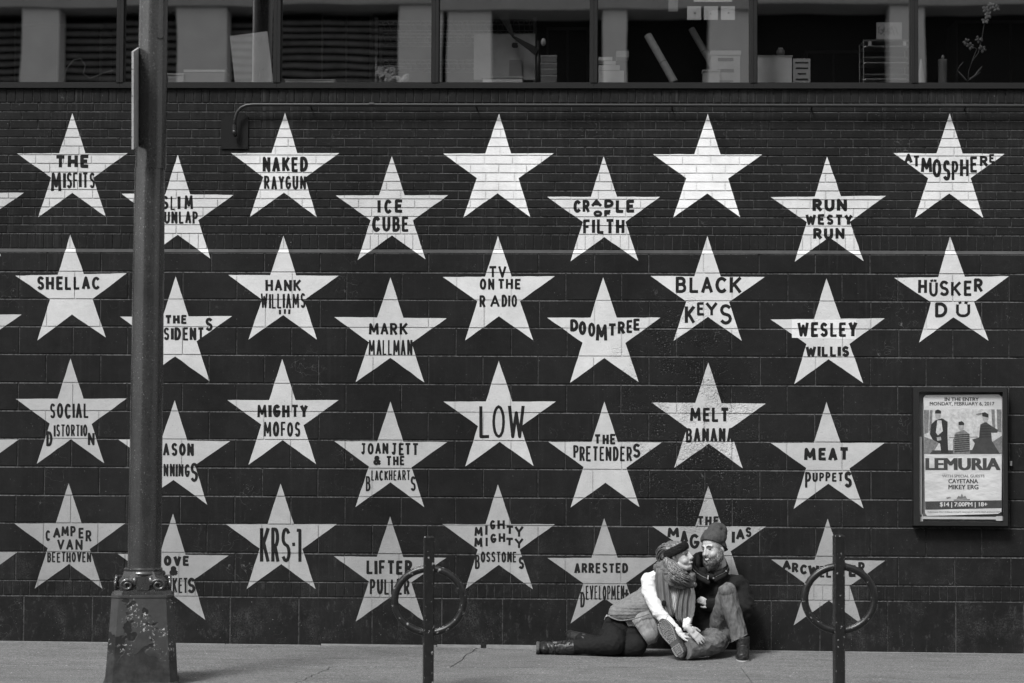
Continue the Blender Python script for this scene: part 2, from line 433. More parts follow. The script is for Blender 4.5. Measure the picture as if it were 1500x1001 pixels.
for kind in ('brick', 'soldier_brick', 'block'):
    lst = [p for p in allp if p[0] == kind]
    lst.sort(key=lambda p: (0 if xv0 < .5*(p[1]+p[2]) < xv1 else 1, abs(.5*(p[1]+p[2])-xcam) + (1.2*abs(.5*(p[3]+p[4])-zcam) if kind == 'brick' else (3.0 if kind == 'soldier_brick' and p[3] > 3 else 0))))
    stuff = M()
    for i, (k, a, b, z0, z1, y) in enumerate(lst):
        w, h = b-a, z1-z0
        ok = xv0-.3 < .5*(a+b) < xv1+.3
        if i < 300 and ok:
            key = (kind, round(h, 3))
            if key not in protos:
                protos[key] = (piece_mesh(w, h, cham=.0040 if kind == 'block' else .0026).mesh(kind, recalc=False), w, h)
            me, w0, h0 = protos[key]
            o = bpy.data.objects.new(kind, me); COL.objects.link(o); o.parent = building
            o.location = (.5*(a+b), y, .5*(z0+z1)); o.scale = (w/w0, 1, h/h0)
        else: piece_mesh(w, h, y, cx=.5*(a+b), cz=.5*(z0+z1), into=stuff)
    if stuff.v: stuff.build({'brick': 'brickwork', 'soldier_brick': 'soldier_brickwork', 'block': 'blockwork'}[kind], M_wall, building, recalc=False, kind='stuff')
MD = .0048
mo = M()
mo.poly([(X0, MD, -.12), (X1, MD, -.12), (X1, MD, Z_LB), (X0, MD, Z_LB)])
mo.poly([(X0, UPY+MD, Z_LT-.002), (X1, UPY+MD, Z_LT-.002), (X1, UPY+MD, Z_SILL), (X0, UPY+MD, Z_SILL)])
mo.build('mortar', M_mort, building, recalc=False)
le = M()
le.poly([(X0, -.0015, Z_LB+.0035), (X1, -.0015, Z_LB+.0035), (X1, UPY+.004, Z_LT), (X0, UPY+.004, Z_LT)])
le.poly([(X0, -.0015, Z_LB+.0035), (X0, .02, Z_LB+.0035), (X1, .02, Z_LB+.0035), (X1, -.0015, Z_LB+.0035)])
le.build('ledge', M_ledge, building, recalc=False)
ZROOF = 6.4; Z_WTOP = 5.35
co_ = M(); co_.box(X0, X1, .05, .26, -.5, Z_SILL-.012); co_.box(X0, X1, .0, .26, Z_WTOP, ZROOF)
co_.box(X0-.25, X0, 0.0, 4.2, -.5, ZROOF); co_.box(X1, X1+.25, 0.0, 4.2, -.5, ZROOF)
co_.box(X0, X1, .262, 4.2, Z_SILL-.45, Z_SILL-.35); co_.box(X0, X1, .262, 4.2, ZROOF-.3, ZROOF)
co_.box(X0, X1, 4.202, 4.3, -.5, ZROOF)
co_.build('wall_core', M_dark, building)
# metal flashing under the window frames
fl = M(); fl.box(X0, X1, -.004, .05, Z_SILL-.002, Z_SILL+.004); fl.build('sill_flashing', M_frame, building)

# ---------------------------------------------- paint film that follows the relief
# cells with their own depth: masonry faces, joints between them, sloping ledge
rowsz = sorted(rows, key=lambda r: r[0])
def clip(poly, a, b, c):        # keep a*x+b*z<=c
    out = []
    for i in range(len(poly)):
        p, q = poly[i-1], poly[i]; dp = a*p[0]+b*p[1]-c; dq = a*q[0]+b*q[1]-c
        if (dp <= 0) != (dq <= 0):
            t = dp/(dp-dq); out.append((p[0]+t*(q[0]-p[0]), p[1]+t*(q[1]-p[1])))
        if dq <= 0: out.append(q)
    return out
def clip_rect(poly, x0, x1, z0, z1):
    for a, b, c in ((-1, 0, -x0), (1, 0, x1), (0, -1, -z0), (0, 1, z1)):
        poly = clip(poly, a, b, c)
        if len(poly) < 3: return []
    return poly
def film(s, poly, off):
    """lay a convex polygon (x, z) on the wall, off metres proud of whatever lies beneath"""
    zmin = min(p[1] for p in poly); zmax = max(p[1] for p in poly); xmin = min(p[0] for p in poly); xmax = max(p[0] for p in poly)
    def put(q, yf):
        if len(q) < 3: return
        ar = sum(q[i-1][0]*q[i][1]-q[i][0]*q[i-1][1] for i in range(len(q)))
        if abs(ar) < 2e-8: return
        if ar < 0: q = q[::-1]
        s.poly([(x, yf(z)-off, z) for x, z in q])
    lo = -.2
    for z0, z1, kind, cells in rowsz:
        up = z0 >= Z_LT
        base = (UPY if up else 0)+MD
        # joint below this row
        gz0, gz1 = (max(lo, Z_LT) if up else lo), z0
        if gz1 > zmin and gz0 < zmax:
            put(clip_rect(poly, xmin, xmax, gz0, gz1), lambda z: base)
        lo = z1
        if z1 < zmin or z0 > zmax: continue
        prev = None
        for a, b, y in cells:
            if prev is not None and a > xmin and prev < xmax: put(clip_rect(poly, prev, a, z0, z1), lambda z: base)
            prev = b
            if b < xmin or a > xmax: continue
            put(clip_rect(poly, a, b, z0, z1), lambda z: y)
    za, zb = Z_LB+.0035, Z_LT
    put(clip_rect(poly, xmin, xmax, za, zb), lambda z: -.0015+(z-za)/(zb-za)*(UPY+.0055))
def W(p): q = P(p[0], p[1], 0.0 if p[1] > 366 else UPY); return (q.x, q.z)

# ---------------------------------------------- hand painted stroke alphabet
def arc(cx, cy, rx, ry, a0, a1, n=8): return [(cx+rx*math.cos(math.radians(a0+(a1-a0)*i/n)), cy+ry*math.sin(math.radians(a0+(a1-a0)*i/n))) for i in range(n+1)]
FONT = {
 'A': [[(0,0),(.5,1),(1,0)],[(.2,.32),(.8,.32)]],
 'B': [[(0,0),(0,1)],[(0,1)]+arc(.5,.77,.42,.23,90,-90,6)+[(0,.54)],[(0,.54)]+arc(.55,.27,.45,.27,90,-90,6)+[(0,0)]],
 'C': [arc(.55,.5,.55,.5,48,312,12)],
 'D': [[(0,0),(0,1),(.3,1)]+arc(.35,.5,.65,.5,80,-80,9)+[(.3,0),(0,0)]],
 'E': [[(1,1),(0,1),(0,0),(1,0)],[(0,.52),(.8,.52)]],
 'F': [[(1,1),(0,1),(0,0)],[(0,.5),(.8,.5)]],
 'G': [arc(.52,.5,.52,.5,50,350,12)+[(1,.42),(.55,.42)]],
 'H': [[(0,0),(0,1)],[(1,0),(1,1)],[(0,.5),(1,.5)]],
 'I': [[(.5,0),(.5,1)]],
 'J': [[(.15,1),(1,1)],[(.68,1),(.68,.25)]+arc(.36,.25,.32,.25,0,-160,6)],
 'K': [[(0,0),(0,1)],[(1,1),(.08,.42)],[(.3,.58),(1,0)]],
 'L': [[(0,1),(0,0),(1,0)]],
 'M': [[(0,0),(.08,1),(.5,.25),(.92,1),(1,0)]],
 'N': [[(0,0),(0,1),(1,0),(1,1)]],
 'O': [arc(.5,.5,.5,.5,90,450,16)],
 'P': [[(0,0),(0,1)],[(0,1)]+arc(.5,.73,.5,.27,90,-90,7)+[(0,.46)]],
 'R': [[(0,0),(0,1)],[(0,1)]+arc(.48,.74,.48,.26,90,-90,7)+[(0,.48)],[(.42,.48),(1,0)]],
 'S': [arc(.5,.75,.47,.25,35,270,8)+arc(.5,.25,.5,.25,90,-145,8)],
 'T': [[(0,1),(1,1)],[(.5,1),(.5,0)]],
 'U': [[(0,1),(0,.35)]+arc(.5,.35,.5,.35,180,360,8)+[(1,1)]],
 'V': [[(0,1),(.5,0),(1,1)]],
 'W': [[(0,1),(.25,0),(.5,.8),(.75,0),(1,1)]],
 'Y': [[(0,1),(.5,.48),(1,1)],[(.5,.48),(.5,0)]],
 '-': [[(0,.5),(1,.5)]],
 '1': [[(.1,.97),(.75,.97),(.75,0)]],
 '&': [[(1,0),(.22,.7)]+arc(.48,.8,.26,.2,200,-20,8)+[(.6,.62),(.12,.38)]+arc(.38,.22,.38,.22,150,300,6)+[(1,.42)]],
 '+': [[(.5,1),(.5,0)],[(0,.6),(1,.6)]],
 ',': [[(.5,.1),(.4,-.15)]],
}
FONT['Ü'] = None
WID = {'I': .30, 'M': 1.25, 'W': 1.3, 'O': 1.02, 'E': .85, 'L': .8, 'F': .8, 'S': .88, 'T': .92, '1': .55, '-': .5, '&': 1.1, 'J': .8, 'P': .88, 'B': .92, 'R': .95, ' ': .45}
def glyph_strokes(ch):
    if ch == 'Ü': return [[(x, y*.8) for x, y in FONT['U'][0]], [(.22, 1.0), (.24, .96)], [(.78, 1.0), (.76, .96)]]
    return FONT[ch]
def stroke_polys(pts, w):
    out = []
    for i in range(len(pts)-1):
        a, b = Vector(pts[i]), Vector(pts[i+1]); d = b-a
        if d.length < 1e-6: continue
        d.normalize(); n = Vector((-d.y, d.x))*w/2
        e = d*w*.30
        s0 = e if i == 0 else Vector((0, 0)); s1 = e if i == len(pts)-2 else Vector((0, 0))
        out.append([tuple(a-s0+n), tuple(a-s0-n), tuple(b+s1-n), tuple(b+s1+n)])
        if i: out.append([(a.x+w/2*math.cos(k*math.pi/4), a.y+w/2*math.sin(k*math.pi/4)) for k in range(8)])
    return out
LRND = random.Random(5)
def letter(root, ch, x0, x1, y0, y1, w):
    """one letter in pixel box x0..x1, y0 (top)..y1 (bottom), brush width w"""
    if ch == ' ': return
    s = M(); s.k = 0
    w = min(w, max(2.0, (x1-x0)*(.28 if ch in 'MW' else .40))) if ch not in 'I1-' else w
    h = w/2; jx = lambda: LRND.uniform(-.35, .35)
    ox, oy = jx(), jx()
    for st in glyph_strokes(ch):
        pts = [(x0+h+(x1-x0-w)*u+ox+LRND.uniform(-.15, .15), y1-h-(y1-y0-w)*v+oy+LRND.uniform(-.15, .15)) for u, v in st]
        ww = w*LRND.uniform(.92, 1.08)
        for q in stroke_polys(pts, ww):
            s.k += 1; film(s, [W(p) for p in q], .0016+.00002*(s.k % 40))
    s.build('letter', M_letter, root, recalc=False)
def word(s, txt, x0, x1, y0, y1, w, gap=.22):
    ws = [WID.get(c, 1.0) for c in txt]; tot = sum(ws)+gap*(len(txt)-1); sc_ = (x1-x0)/tot; x = x0
    for c, k in zip(txt, ws):
        if c == 'I': letter(s, c, x+k*sc_/2-w/2, x+k*sc_/2+w/2, y0+LRND.uniform(-.4, .4), y1+LRND.uniform(-.4, .4), w)
        else: letter(s, c, x, x+k*sc_, y0+LRND.uniform(-.4, .4), y1+LRND.uniform(-.4, .4), w)
        x += (k+gap)*sc_
# (text items: word = (string, x0, x1, top, bottom, brush)); tips: apex, left, right, bottom left, bottom right
ST = [  # albedos mix each star's own paint with light falloff toward the edges
 ('THE MISFITS', .47, (106,166),(25,225),(187,224.5),(56,318.5),(155,317.5), [('THE',82,130,227,246,4.2),('M',75,90,253,281,4),('ISFITS',93,139,253,276,3.8)]),
 ('NAKED RAYGUN', .60, (417.5,165.5),(338.5,224.5),(497,224.5),(366,318),(464,318.5), [('NAKED',385,451,230,252,4.2),('RAYGUN',387,448,258,278,4.2)]),
 (None, .68, (731,166.7),(649.3,225.3),(811,224.8),(678.6,319),(777,318.5), []),
 (None, .72, (1036.8,167.2),(956.5,226),(1116.3,226.7),(986,319),(1084.4,318.5), []),
 ('ATMOSPHERE', .60, (1391.2,166.4),(1308.8,224.5),(1471.5,225.6),(1340,319.8),(1440.4,319.8), [('A',1325,1337,225,239,3.4),('T',1338,1347,228,245,3.4),('M',1349,1365,231,253,3.6),('O',1366,1379,233,260,3.6),('S',1381,1392,235,265,3.6),('P',1394,1404,236,265,3.6),('H',1406,1419,233,259,3.6),('E',1421,1432,229,253,3.6),('R',1435,1447,228,244,3.4),('E',1449,1457,226,239,3.4)]),
 ('', .42, (-50,228),(-128,283),(35,282.6),(-98,374),(1.5,375.6), []),
 ('SLIM DUNLAP', .50, (260.5,226.7),(178,284),(342,285.8),(213,378),(308,378.9), [('S',237,247,287,307,3.4),('L',250,256.5,287,308,3.4),('I',260.5,264,287,307,3.4),('M',270,282.5,286,307,3.4),('D',228,237,310,328,3.4),('UNLAP',240.5,290,310,328,3.4)]),
 ('ICE CUBE', .56, (574,229),(492,286.6),(656.5,286),(523.8,381.3),(623.3,380), [('I',553.5,557.5,293,313,4),('C',563,574,292,313,4),('E',578,590,292,312,4),('CUBE',545,599,317,340,4)]),
 ('CRADLE OF FILTH', .58, (884.3,229.3),(801.5,288.5),(967,288.5),(835.8,383),(935,382.4), [('CR',840,864,293,312,4),('A',866,882,292,303,3.6),('D',885,899,292,304,3.6),('LE',902,930,293,312,4),('OF',869,895,308,318,3.2),('FILTH',854,915,321,343,4)]),
 ('RUN WESTY RUN', .53, (1211.5,229.3),(1129,289),(1297.7,287),(1164.2,383.7),(1265,382.7), [('RUN',1190,1241,291,310,4.2),('WESTY',1180,1249,314,330,3.8),('RUN',1191,1237,334,351,3.8)]),
 ('SHELLAC', .46, (102.8,344),(22.4,404),(185.6,400.5),(54.8,499),(155,494.6), [('SHELLAC',54,147,405,425,3.6)]),
 ('HANK WILLIAMS III', .50, (415.3,345.4),(334.5,403),(496,404.2),(364,497.8),(464.2,497.8), [('HANK',389,441,410,427,3),('WILLIAMS',382,447,430,452,2.8),('I',409,412,453,461,2.6),('I',416,419,453,461,2.6),('I',422,425,453,461,2.6)]),
 ('TV ON THE RADIO', .53, (729.3,346),(648.4,405.9),(812.8,404.8),(681.3,499),(781,498.6), [('TV',716,742,390,407,2.8),('ON',703,724,408,425,2.8),('THE',729,763,408,424,2.8),('R',702,711,433,451,2.8),('A',718,732,432,450,2.8),('DIO',735,757,432,450,2.8)]),
 ('BLACK KEYS', .53, (1036.2,346),(953,404.5),(1120.3,405.9),(986.8,499.5),(1086.6,499.5), [('BLACK',990,1086,406,430,3.8),('K',1003,1018,448,474,3.8),('E',1021,1032,443,463,3.4),('Y',1034,1051,443,463,3.4),('S',1054,1072,446,476,3.8)]),
 ('HÜSKER DÜ', .50, (1391.6,347),(1310,407.2),(1478,404.8),(1346.5,502),(1448,499.4), [('H',1345,1358,409,430,3.6),('Ü',1361,1374,409,435,3.4),('S',1376,1390,411,434,3.6),('K',1393,1408,412,434,3.6),('E',1412,1424,411,434,3.6),('R',1427,1440,408,428,3.6),('D',1370,1388,443,465,3.8),('Ü',1400,1421,441,465,3.6)]),
 ('', .42, (-52,405),(-133,462),(31.6,461),(-101,553),(-3,553), []),
 ('THE RESIDENTS', .48, (257.3,405),(175.9,464),(339.9,463.3),(209,556),(307,558.8), [('THE',242,274,462,475,4),('RE',214,236,480,499,4),('SIDENT',240,299,480,499,4),('S',301,312,465,485,4)]),
 ('MARK MALLMAN', .50, (572,406.7),(489.8,464.7),(654.3,466.5),(521,560),(621.4,560.4), [('MARK',540,597,473,491,3),('MALLMAN',540,604,498,521,3.2)]),
 ('DOOMTREE', .53, (883.5,406.7),(801.5,465.5),(967.4,465.5),(835,561),(935.5,560), [('D',835,847,468,486,3.6),('O',848,859,471,491,3.6),('O',861,872,473,494,3.6),('M',873,890,475,500,4),('T',891,903,474,493,3.6),('R',905,916,471,490,3.6),('E',918,927,469,488,3.4),('E',928,938,467,485,3.4)]),
 ('WESLEY WILLIS', .50, (1210.6,408),(1128.9,468.2),(1295.8,466.5),(1163.4,563),(1264.5,561.5), [('WESLEY',1168,1256,472,494,4.2),('WILLIS',1180,1244,507,523,4)]),
 ('SOCIAL DISTORTION', .40, (103.3,525.3),(23,584.6),(185.6,584),(54,679.6),(152.7,678.8), [('SOCIAL',73,130,591,613,2.9),('D',68,77,632,654,2.9),('ISTORTIO',79,128,622,640,2.7),('N',129,139,634,653,2.9)]),
 ('MIGHTY MOFOS', .48, (413.4,526.1),(333,586.3),(496,586.3),(364,681),(463,680), [('MIGHTY',377,451,593,612,4),('MOFOS',386,440,618,640,4.2)]),
 ('LOW', .52, (730.6,528.8),(649.7,588.4),(814.2,588.4),(681.5,683.6),(781.5,682.8), [('LOW',702,768,594,642,3.6)]),
 ('MELT BANANA', .51, (1037.5,531.2),(955,590),(1121.7,591.4),(987.6,685.5),(1088,686.3), [('MELT',1011,1067,597,618,4.2),('BANANA',1005,1075,627,648,4)]),
 ('', .38, (-55,588),(-135,645),(27.8,644),(-104,737),(-6,737), []),
 ('MASON JENNINGS', .45, (256,586.5),(173.4,644),(337.2,646.4),(205,737),(303.4,739.5), [('M',222,235,649,668,3.2),('ASON',239,284,649,668,3.2),('JE',214,235,680,699,3),('NNING',239.5,278,680,699,3),('S',279,290,678,706,3.2)]),
 ('JOAN JETT & THE BLACKHEARTS', .46, (572,588.4),(489.8,646.4),(655,647.8),(520.8,743),(621.4,743), [('JOAN',529,569,649,666,2.8),('JETT',574,613,649,667,2.8),('&',547,558,668,682,3),('THE',566,593,668,682,3.4),('B',536,543,698,720,3),('LACKHEART',543.5,601,689,704,2.9),('S',601,609,698,720,3)]),
 ('THE PRETENDERS', .49, (885.4,588.4),(803.4,647.5),(969.3,648.3),(835.8,743.8),(936.6,743), [('THE',871,902,636,651,3.2),('P',840,848,652,671,3.2),('RETENDER',848.5,926,654,676,3.2),('S',927,938,650,671,3.2)]),
 ('MEAT PUPPETS', .46, (1210.6,589),(1128.9,649),(1295.8,649),(1162.6,745.7),(1264.8,744.9), [('MEAT',1178,1243,656,675,4.4),('P',1179,1188,691,715,3.8),('UPPET',1190,1235,692,706,3),('S',1237,1248,691,715,3.8)]),
 ('CAMPER VAN BEETHOVEN', .34, (100.6,708),(20.8,766.9),(183.4,766.9),(50.7,862.6),(150,862.6), [('C',67,74,777,793,2.7),('A',78,89,773,788,2.7),('M',90,101,771,786,2.7),('P',103,111,771,787,2.7),('E',115,123,773,789,2.7),('R',125,134,777,794,2.7),('VAN',84,121,790,806,2.7),('BEETHOVEN',69,134,809,824,2.6)]),
 ('KRS-1', .43, (411,708.7),(331.2,768),(493.3,768),(361.4,863),(462.3,863), [('K',381,395,773,824,4),('R',397,409,773,824,4),('S',412,426,773,824,4),('-',427,433,786,809,4),('1',433,443,773,824,4)]),
 ('MIGHTY MIGHTY BOSSTONES', .42, (729.3,709.8),(647.8,768),(812.8,768),(682,863),(780.5,863.4), [('M',695,707,772,786,2.8),('I',711,714,769,784,2.8),('G',718,726,762,776,2.8),('H',729,740,762,776,2.8),('T',741,752,770,783,2.8),('Y',754,767,771,787,2.8),('M',695,707,788,802,2.8),('I',711,714,787,801,2.8),('G',718,727,782,796,2.8),('H',730,740,781,795,2.8),('T',741,752,788,800,2.8),('Y',754,767,789,804,2.8),('B',696,703,813,834,3),('OSSTONE',704,757,808,824,2.8),('S',760,768,816,834,3)]),
 ('THE MAGNOLIAS', .42, (1037.5,712.5),(955.2,771),(1122,771.5),(988,865),(1090,865), [('THE',1022,1053,756,770,3.6),('M',978,995,773,788,3.6),('A',997,1008,778,795,3.6),('G',1010,1025,782,804,3.8),('N',1028,1038,783,805,3.8),('O',1040,1052,783,805,3.8),('L',1055,1064,782,803,3.8),('I',1072,1076,778,796,3.8),('A',1078,1091,775,791,3.6),('S',1092,1101,772,787,3.4)]),
 ('', .32, (-58,753),(-138,811),(25.6,809),(-107,903),(-9,903), []),
 ('LOVE & ROCKETS', .38, (253.5,752.6),(172.6,811.4),(335,814),(203,905),(300.7,908.2), [('L',227,236,814,829,4),('OVE',240,277,814,829,4),('&',248,260,829,843,3.6),('ROC',214,251,847,869,3.2),('KET',253,275,847,869,3.2),('S',275,286,846,869,3.2)]),
 ('LIFTER PULLER', .38, (571.5,756.6),(489.2,815),(653.8,817.3),(521,910.6),(620.6,910), [('LIFTER',537,604,821,842,3.8),('PULLER',542,600,848,871,3.6)]),
 ('ARRESTED DEVELOPMENT', .38, (885,759.3),(802,817.6),(968,817.3),(835.8,913.6),(937,913), [('ARRESTED',841,920,825,840,3),('D',850,857,867,890,3),('EVELOPMEN',858,915,858,879,3.1),('+',914,922,863,880,2.8)]),
 ('ARCWELDER', .36, (1212.5,760),(1129.7,819.7),(1296.6,821.6),(1162.6,916.3),(1262.6,914.4), [('A',1146,1159,821,835,3.6),('R',1160,1170,824,839,3.6),('C',1172,1183,827,842,3.6),('W',1184,1200,828,844,3.6),('E',1201,1208,829,846,3.6),('L',1210,1218,830,847,3.6),('D',1221,1236,829,847,3.8),('E',1243,1254,828,845,3.6),('R',1257,1267,823,840,3.6)]),
]
star_mats = {}
def inter(a, b, c, d):
    x1, y1 = a; x2, y2 = b; x3, y3 = c; x4, y4 = d
    den = (x1-x2)*(y3-y4)-(y1-y2)*(x3-x4)
    return (((x1*y2-y1*x2)*(x3-x4)-(x1-x2)*(x3*y4-y3*x4))/den, ((x1*y2-y1*x2)*(y3-y4)-(y1-y2)*(x3*y4-y3*x4))/den)
for txt, alb, A, L, R, BL, BR, words in ST:
    alb *= (.93 if alb > .55 else 1)*(1-.27*min(1, max(0, (A[1]-300)/450)))  # lens and light falloff put into the paint: lower stars darker
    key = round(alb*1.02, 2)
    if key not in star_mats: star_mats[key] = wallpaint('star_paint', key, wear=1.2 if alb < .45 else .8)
    s = M()
    ia, ib = inter(A, BL, L, R), inter(A, BR, L, R); ic = inter(A, BR, R, BL); idn = inter(L, BR, R, BL); ie = inter(A, BL, L, BR)
    def wob(p, q, n=5):
        return [p]+[(p[0]+(q[0]-p[0])*i/n+LRND.uniform(-.32, .32), p[1]+(q[1]-p[1])*i/n+LRND.uniform(-.32, .32)) for i in range(1, n)]
    def arm(t_, a_, b_): return wob(t_, a_)+wob(a_, b_, 1)+wob(b_, t_)
    for k, poly in enumerate((arm(A, ia, ib), arm(L, ie, ia), arm(R, ib, ic), arm(BL, idn, ie), arm(BR, ic, idn), [ia, ie, idn, ic, ib])):
        # bottom / top halves use the right depth plane: split long triangles at the ledge so their outline stays straight
        film(s, [W(p) for p in poly], .0008)
    nm = {None: 'plain blank whitewashed star', '': 'pale star cut by the left edge of the photo'}.get(txt, 'pale star hand lettered %s' % txt)
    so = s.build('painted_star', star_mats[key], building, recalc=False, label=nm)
    if words:
        for wd, x0, x1, y0, y1, bw_ in words:
            if len(wd) == 1: letter(so, wd, x0, x1, y0, y1, bw_*1.22)
            else: word(so, wd, x0, x1, y0, y1, bw_*1.22)
    if txt == 'WESLEY WILLIS':                               # fresher rectangle painted behind the upper name
        s = M(); film(s, [W(p) for p in [(1160,468.5),(1160,495),(1254,497),(1254,468.5)]], .0012)
        key2 = .60
        s.build('repainted_patch', wallpaint('fresh_star_paint', key2), so, recalc=False)

# ------------------------------------------------------------------ windows
mull = [-57.5, 175.5, 405.5, 637.5, 870, 1104, 1340, 1574, 1806]
mull = [-290]+mull
for i in range(len(mull)-1):
    a, b = P(mull[i], 60).x, P(mull[i+1], 60).x; hw = 5.0*mp()
    a = max(a, X0); b = min(b, X1)
    zb0, zb1 = Z_SILL+.0045, P(750, 121).z
    s = M(); g2 = .0008
    s.box(a+g2, b-g2, .008, .10, zb0, zb1); s.box(a+g2, a+hw, .002, .10, zb1, Z_WTOP); s.box(b-hw, b-g2, .002, .10, zb1, Z_WTOP)
    s.box(a+hw, b-hw, .008, .10, Z_WTOP-.05, Z_WTOP)
    s.box(a+hw, a+hw+.006, .03, .08, zb1, Z_WTOP-.05); s.box(b-hw-.006, b-hw, .03, .08, zb1, Z_WTOP-.05); s.box(a+hw+.006, b-hw-.006, .03, .08, zb1, zb1+.006)
    w = s.build('window', M_frame, building)
    s = M(); t1, t2 = random.uniform(-.002, .002), random.uniform(-.002, .002)
    s.poly([(a+hw, .055-t1, zb1), (b-hw, .055+t1, zb1), (b-hw, .055+t1+t2, Z_WTOP-.05), (a+hw, .055-t1+t2, Z_WTOP-.05)])
    s.build('pane', M_glass, w, recalc=False)
s = M(); s.box(X0, X1, .262, .95, zb1-.04, zb1-.003); s.build('window_board', M_grey, building)
ZT = zb1-.003

# ------------------------------------------------------------------ things behind the glass
def put(x0, x1, y0, y1, Y=.33, d=.12, m=M_white, name='box', label='', cat='box', tilt=0, group=None):
    a, b = P(x0, y1, Y), P(x1, y0, Y); zb = min(a.z, b.z); 
    if y1 >= 116: zb = ZT
    h = b.z-zb; w = b.x-a.x
    o = thing(name, label, cat, (.5*(a.x+b.x), Y, zb), group)
    s = M(); s.box(a.x, b.x, Y, Y+d, zb, zb+h)
    return o, s, a.x, b.x, zb, zb+h
def quadboard(name, c, Y, th, m, label, cat):
    pts = [P(x, y, Y) for x, y in c]
    s = M(); s.hexa([pts[3], pts[2], pts[2]+Vector((0, th, 0)), pts[3]+Vector((0, th, 0)), pts[0], pts[1], pts[1]+Vector((0, th, 0)), pts[0]+Vector((0, th, 0))])
    return tag(s.build(name, m), label, cat)
quadboard('foam_board', [(336.5,53),(391.5,46),(400,121),(344,121.5)], .30, .02, M_white, 'white blank board leaning inside the second full window', 'board')
def boxes(name, x0, x1, y0, y1, Y, d, m, label, cat, lid=None, detail=None, group=None):
    o, s, xa, xb, za, zb_ = put(x0, x1, y0, y1, Y, d, m, name, label, cat, group=group)
    s.v = [tuple(Vector(v)) for v in s.v]
    s.build('body', m, o)
    if lid:
        l = M(); l.box(xa-.006, xb+.006, Y-.006, Y+d+.006, zb_-lid, zb_+.003); l.build('lid', M_white2, o)
    if detail:
        l = M()
        for k in range(detail):
            zz = za+(zb_-za)*(k+.7)/(detail+.6); ww = random.uniform(.4, .8)*(xb-xa)
            l.box(xa+(xb-xa-ww)/2, xa+(xb-xa+ww)/2, Y-.002, Y-.0003, zz, zz+(zb_-za)*.25/detail)
        l.build('print', M_black, o)
    return o, xa, xb, za, zb_
boxes('paper_pad', 246, 269, 108, 121, .32, .15, M_white2, 'small pale pad behind the glass right of the lamp post', 'pad', lid=.01)
boxes('file_box', 270, 329, 103, 121, .34, .2, M_grey, 'low grey file box between the pale pad and leaning board', 'box', lid=.015)
boxes('white_tray', 418, 490, 117, 121, .31, .2, M_white, 'thin white tray lying along the sill of the third window', 'tray', lid=.004)
boxes('white_books', 707, 765, 112.5, 121, .30, .16, M_white, 'low white books stacked below the computer monitor', 'books', lid=.01)
boxes('storage_box', 1042, 1084, 75, 121, .40, .2, M_white2, 'tall pale storage box at the right of the three white cards', 'box', lid=.03, detail=3)
boxes('small_carton', 1030, 1054, 103, 121, .31, .1, M_white2, 'small pale carton standing before the tall storage box', 'box', lid=.01)
boxes('white_carton', 1110, 1160, 82, 121, .31, .15, M_white, 'plain white carton in the left corner of the sixth window', 'box', lid=.005)
boxes('framed_print', 1162, 1187, 86, 121, .30, .02, M_white2, 'small pale print card with dark writing beside white carton', 'card', detail=5)
o, s, xa, xb, za, zb_ = put(1137, 1150, 70, 82, .36, .07, M_white2, 'clay_pot', 'small round pot on top of the white carton', 'pot')
s = M(); c = P(1143.5, 77, .38); s.ell(c, (.032, .032, .03)); s.build('bowl', M_grey, o, True); s = M(); s.tube([c+Vector((0, 0, .022)), c+Vector((0, 0, .034))], .018); s.build('rim', M_white2, o)
# paper heaps
o = thing('paper_stack', 'untidy heap of white papers at left of the fifth window', 'papers', P(895, 121, .33))
for y0, y1, x0, x1 in ((104,121,877,914),(96,103,877,908),(90,95,885,902),(84,89,877,897),(75,84,903,921)):
    a, b = P(x0, y1, .34), P(x1, y0, .34); s = M(); s.box(a.x, b.x, .33, .5, min(a.z, b.z), max(a.z, b.z)); s.build('ream', M_white2 if y0 % 2 else M_white, o)
# crumpled bag
o = thing('plastic_bag', 'crumpled clear plastic bag beside the shelf post', 'bag', P(575, 121, .33))
s = M(); rnd = random.Random(4)
for k in range(26):
    c = P(rnd.uniform(556, 596), rnd.uniform(102, 119), .36); s.ell(c, (rnd.uniform(.015, .04), .03, rnd.uniform(.01, .03)), Matrix.Rotation(rnd.uniform(-1, 1), 3, 'Y'), 7, 5)
s.build('sheet', M_white2, o)
s = M(); s.tube([P(553, 98, .33), P(572, 97, .33), P(590, 98, .33)], .004); s.build('seam', M_grey, o)
# wire shelving
o = thing('wire_shelf', 'chrome wire shelving unit behind the third and fourth windows', 'shelf', P(670, 121, 1.1))
for px in (551.5, 783.5):
    for dy in (0, .4):
        a = P(px, 30, 1.0); s = M(); s.tube([(a.x, 1.0+dy, ZT-.3), (a.x, 1.0+dy, a.z)], .012); s.build('post', M_steel, o, True)
        s = M(); s.tube([(a.x, 1.0+dy, a.z), (a.x, 1.0+dy, a.z+.02)], .016); s.build('cap', M_grey, o)
for py in (31, 49, 88):
    a, b = P(551.5, py, 1.0), P(783.5, py, 1.0); s = M()
    for dy in (0, .4):
        for dz in (0, -.03): s.tube([(a.x, 1.0+dy, a.z+dz), (b.x, 1.0+dy, a.z+dz)], .003, 6)
        n = 34; s.tube([(a.x+(b.x-a.x)*k/n, 1.0+dy, a.z-(.03 if k % 2 else 0)) for k in range(n+1)], .002, 5)
    for k in range(30): s.tube([(a.x+(b.x-a.x)*k/29, 1.0, a.z), (a.x+(b.x-a.x)*k/29, 1.4, a.z)], .002, 4)
    s.build('shelf', M_steel, o)
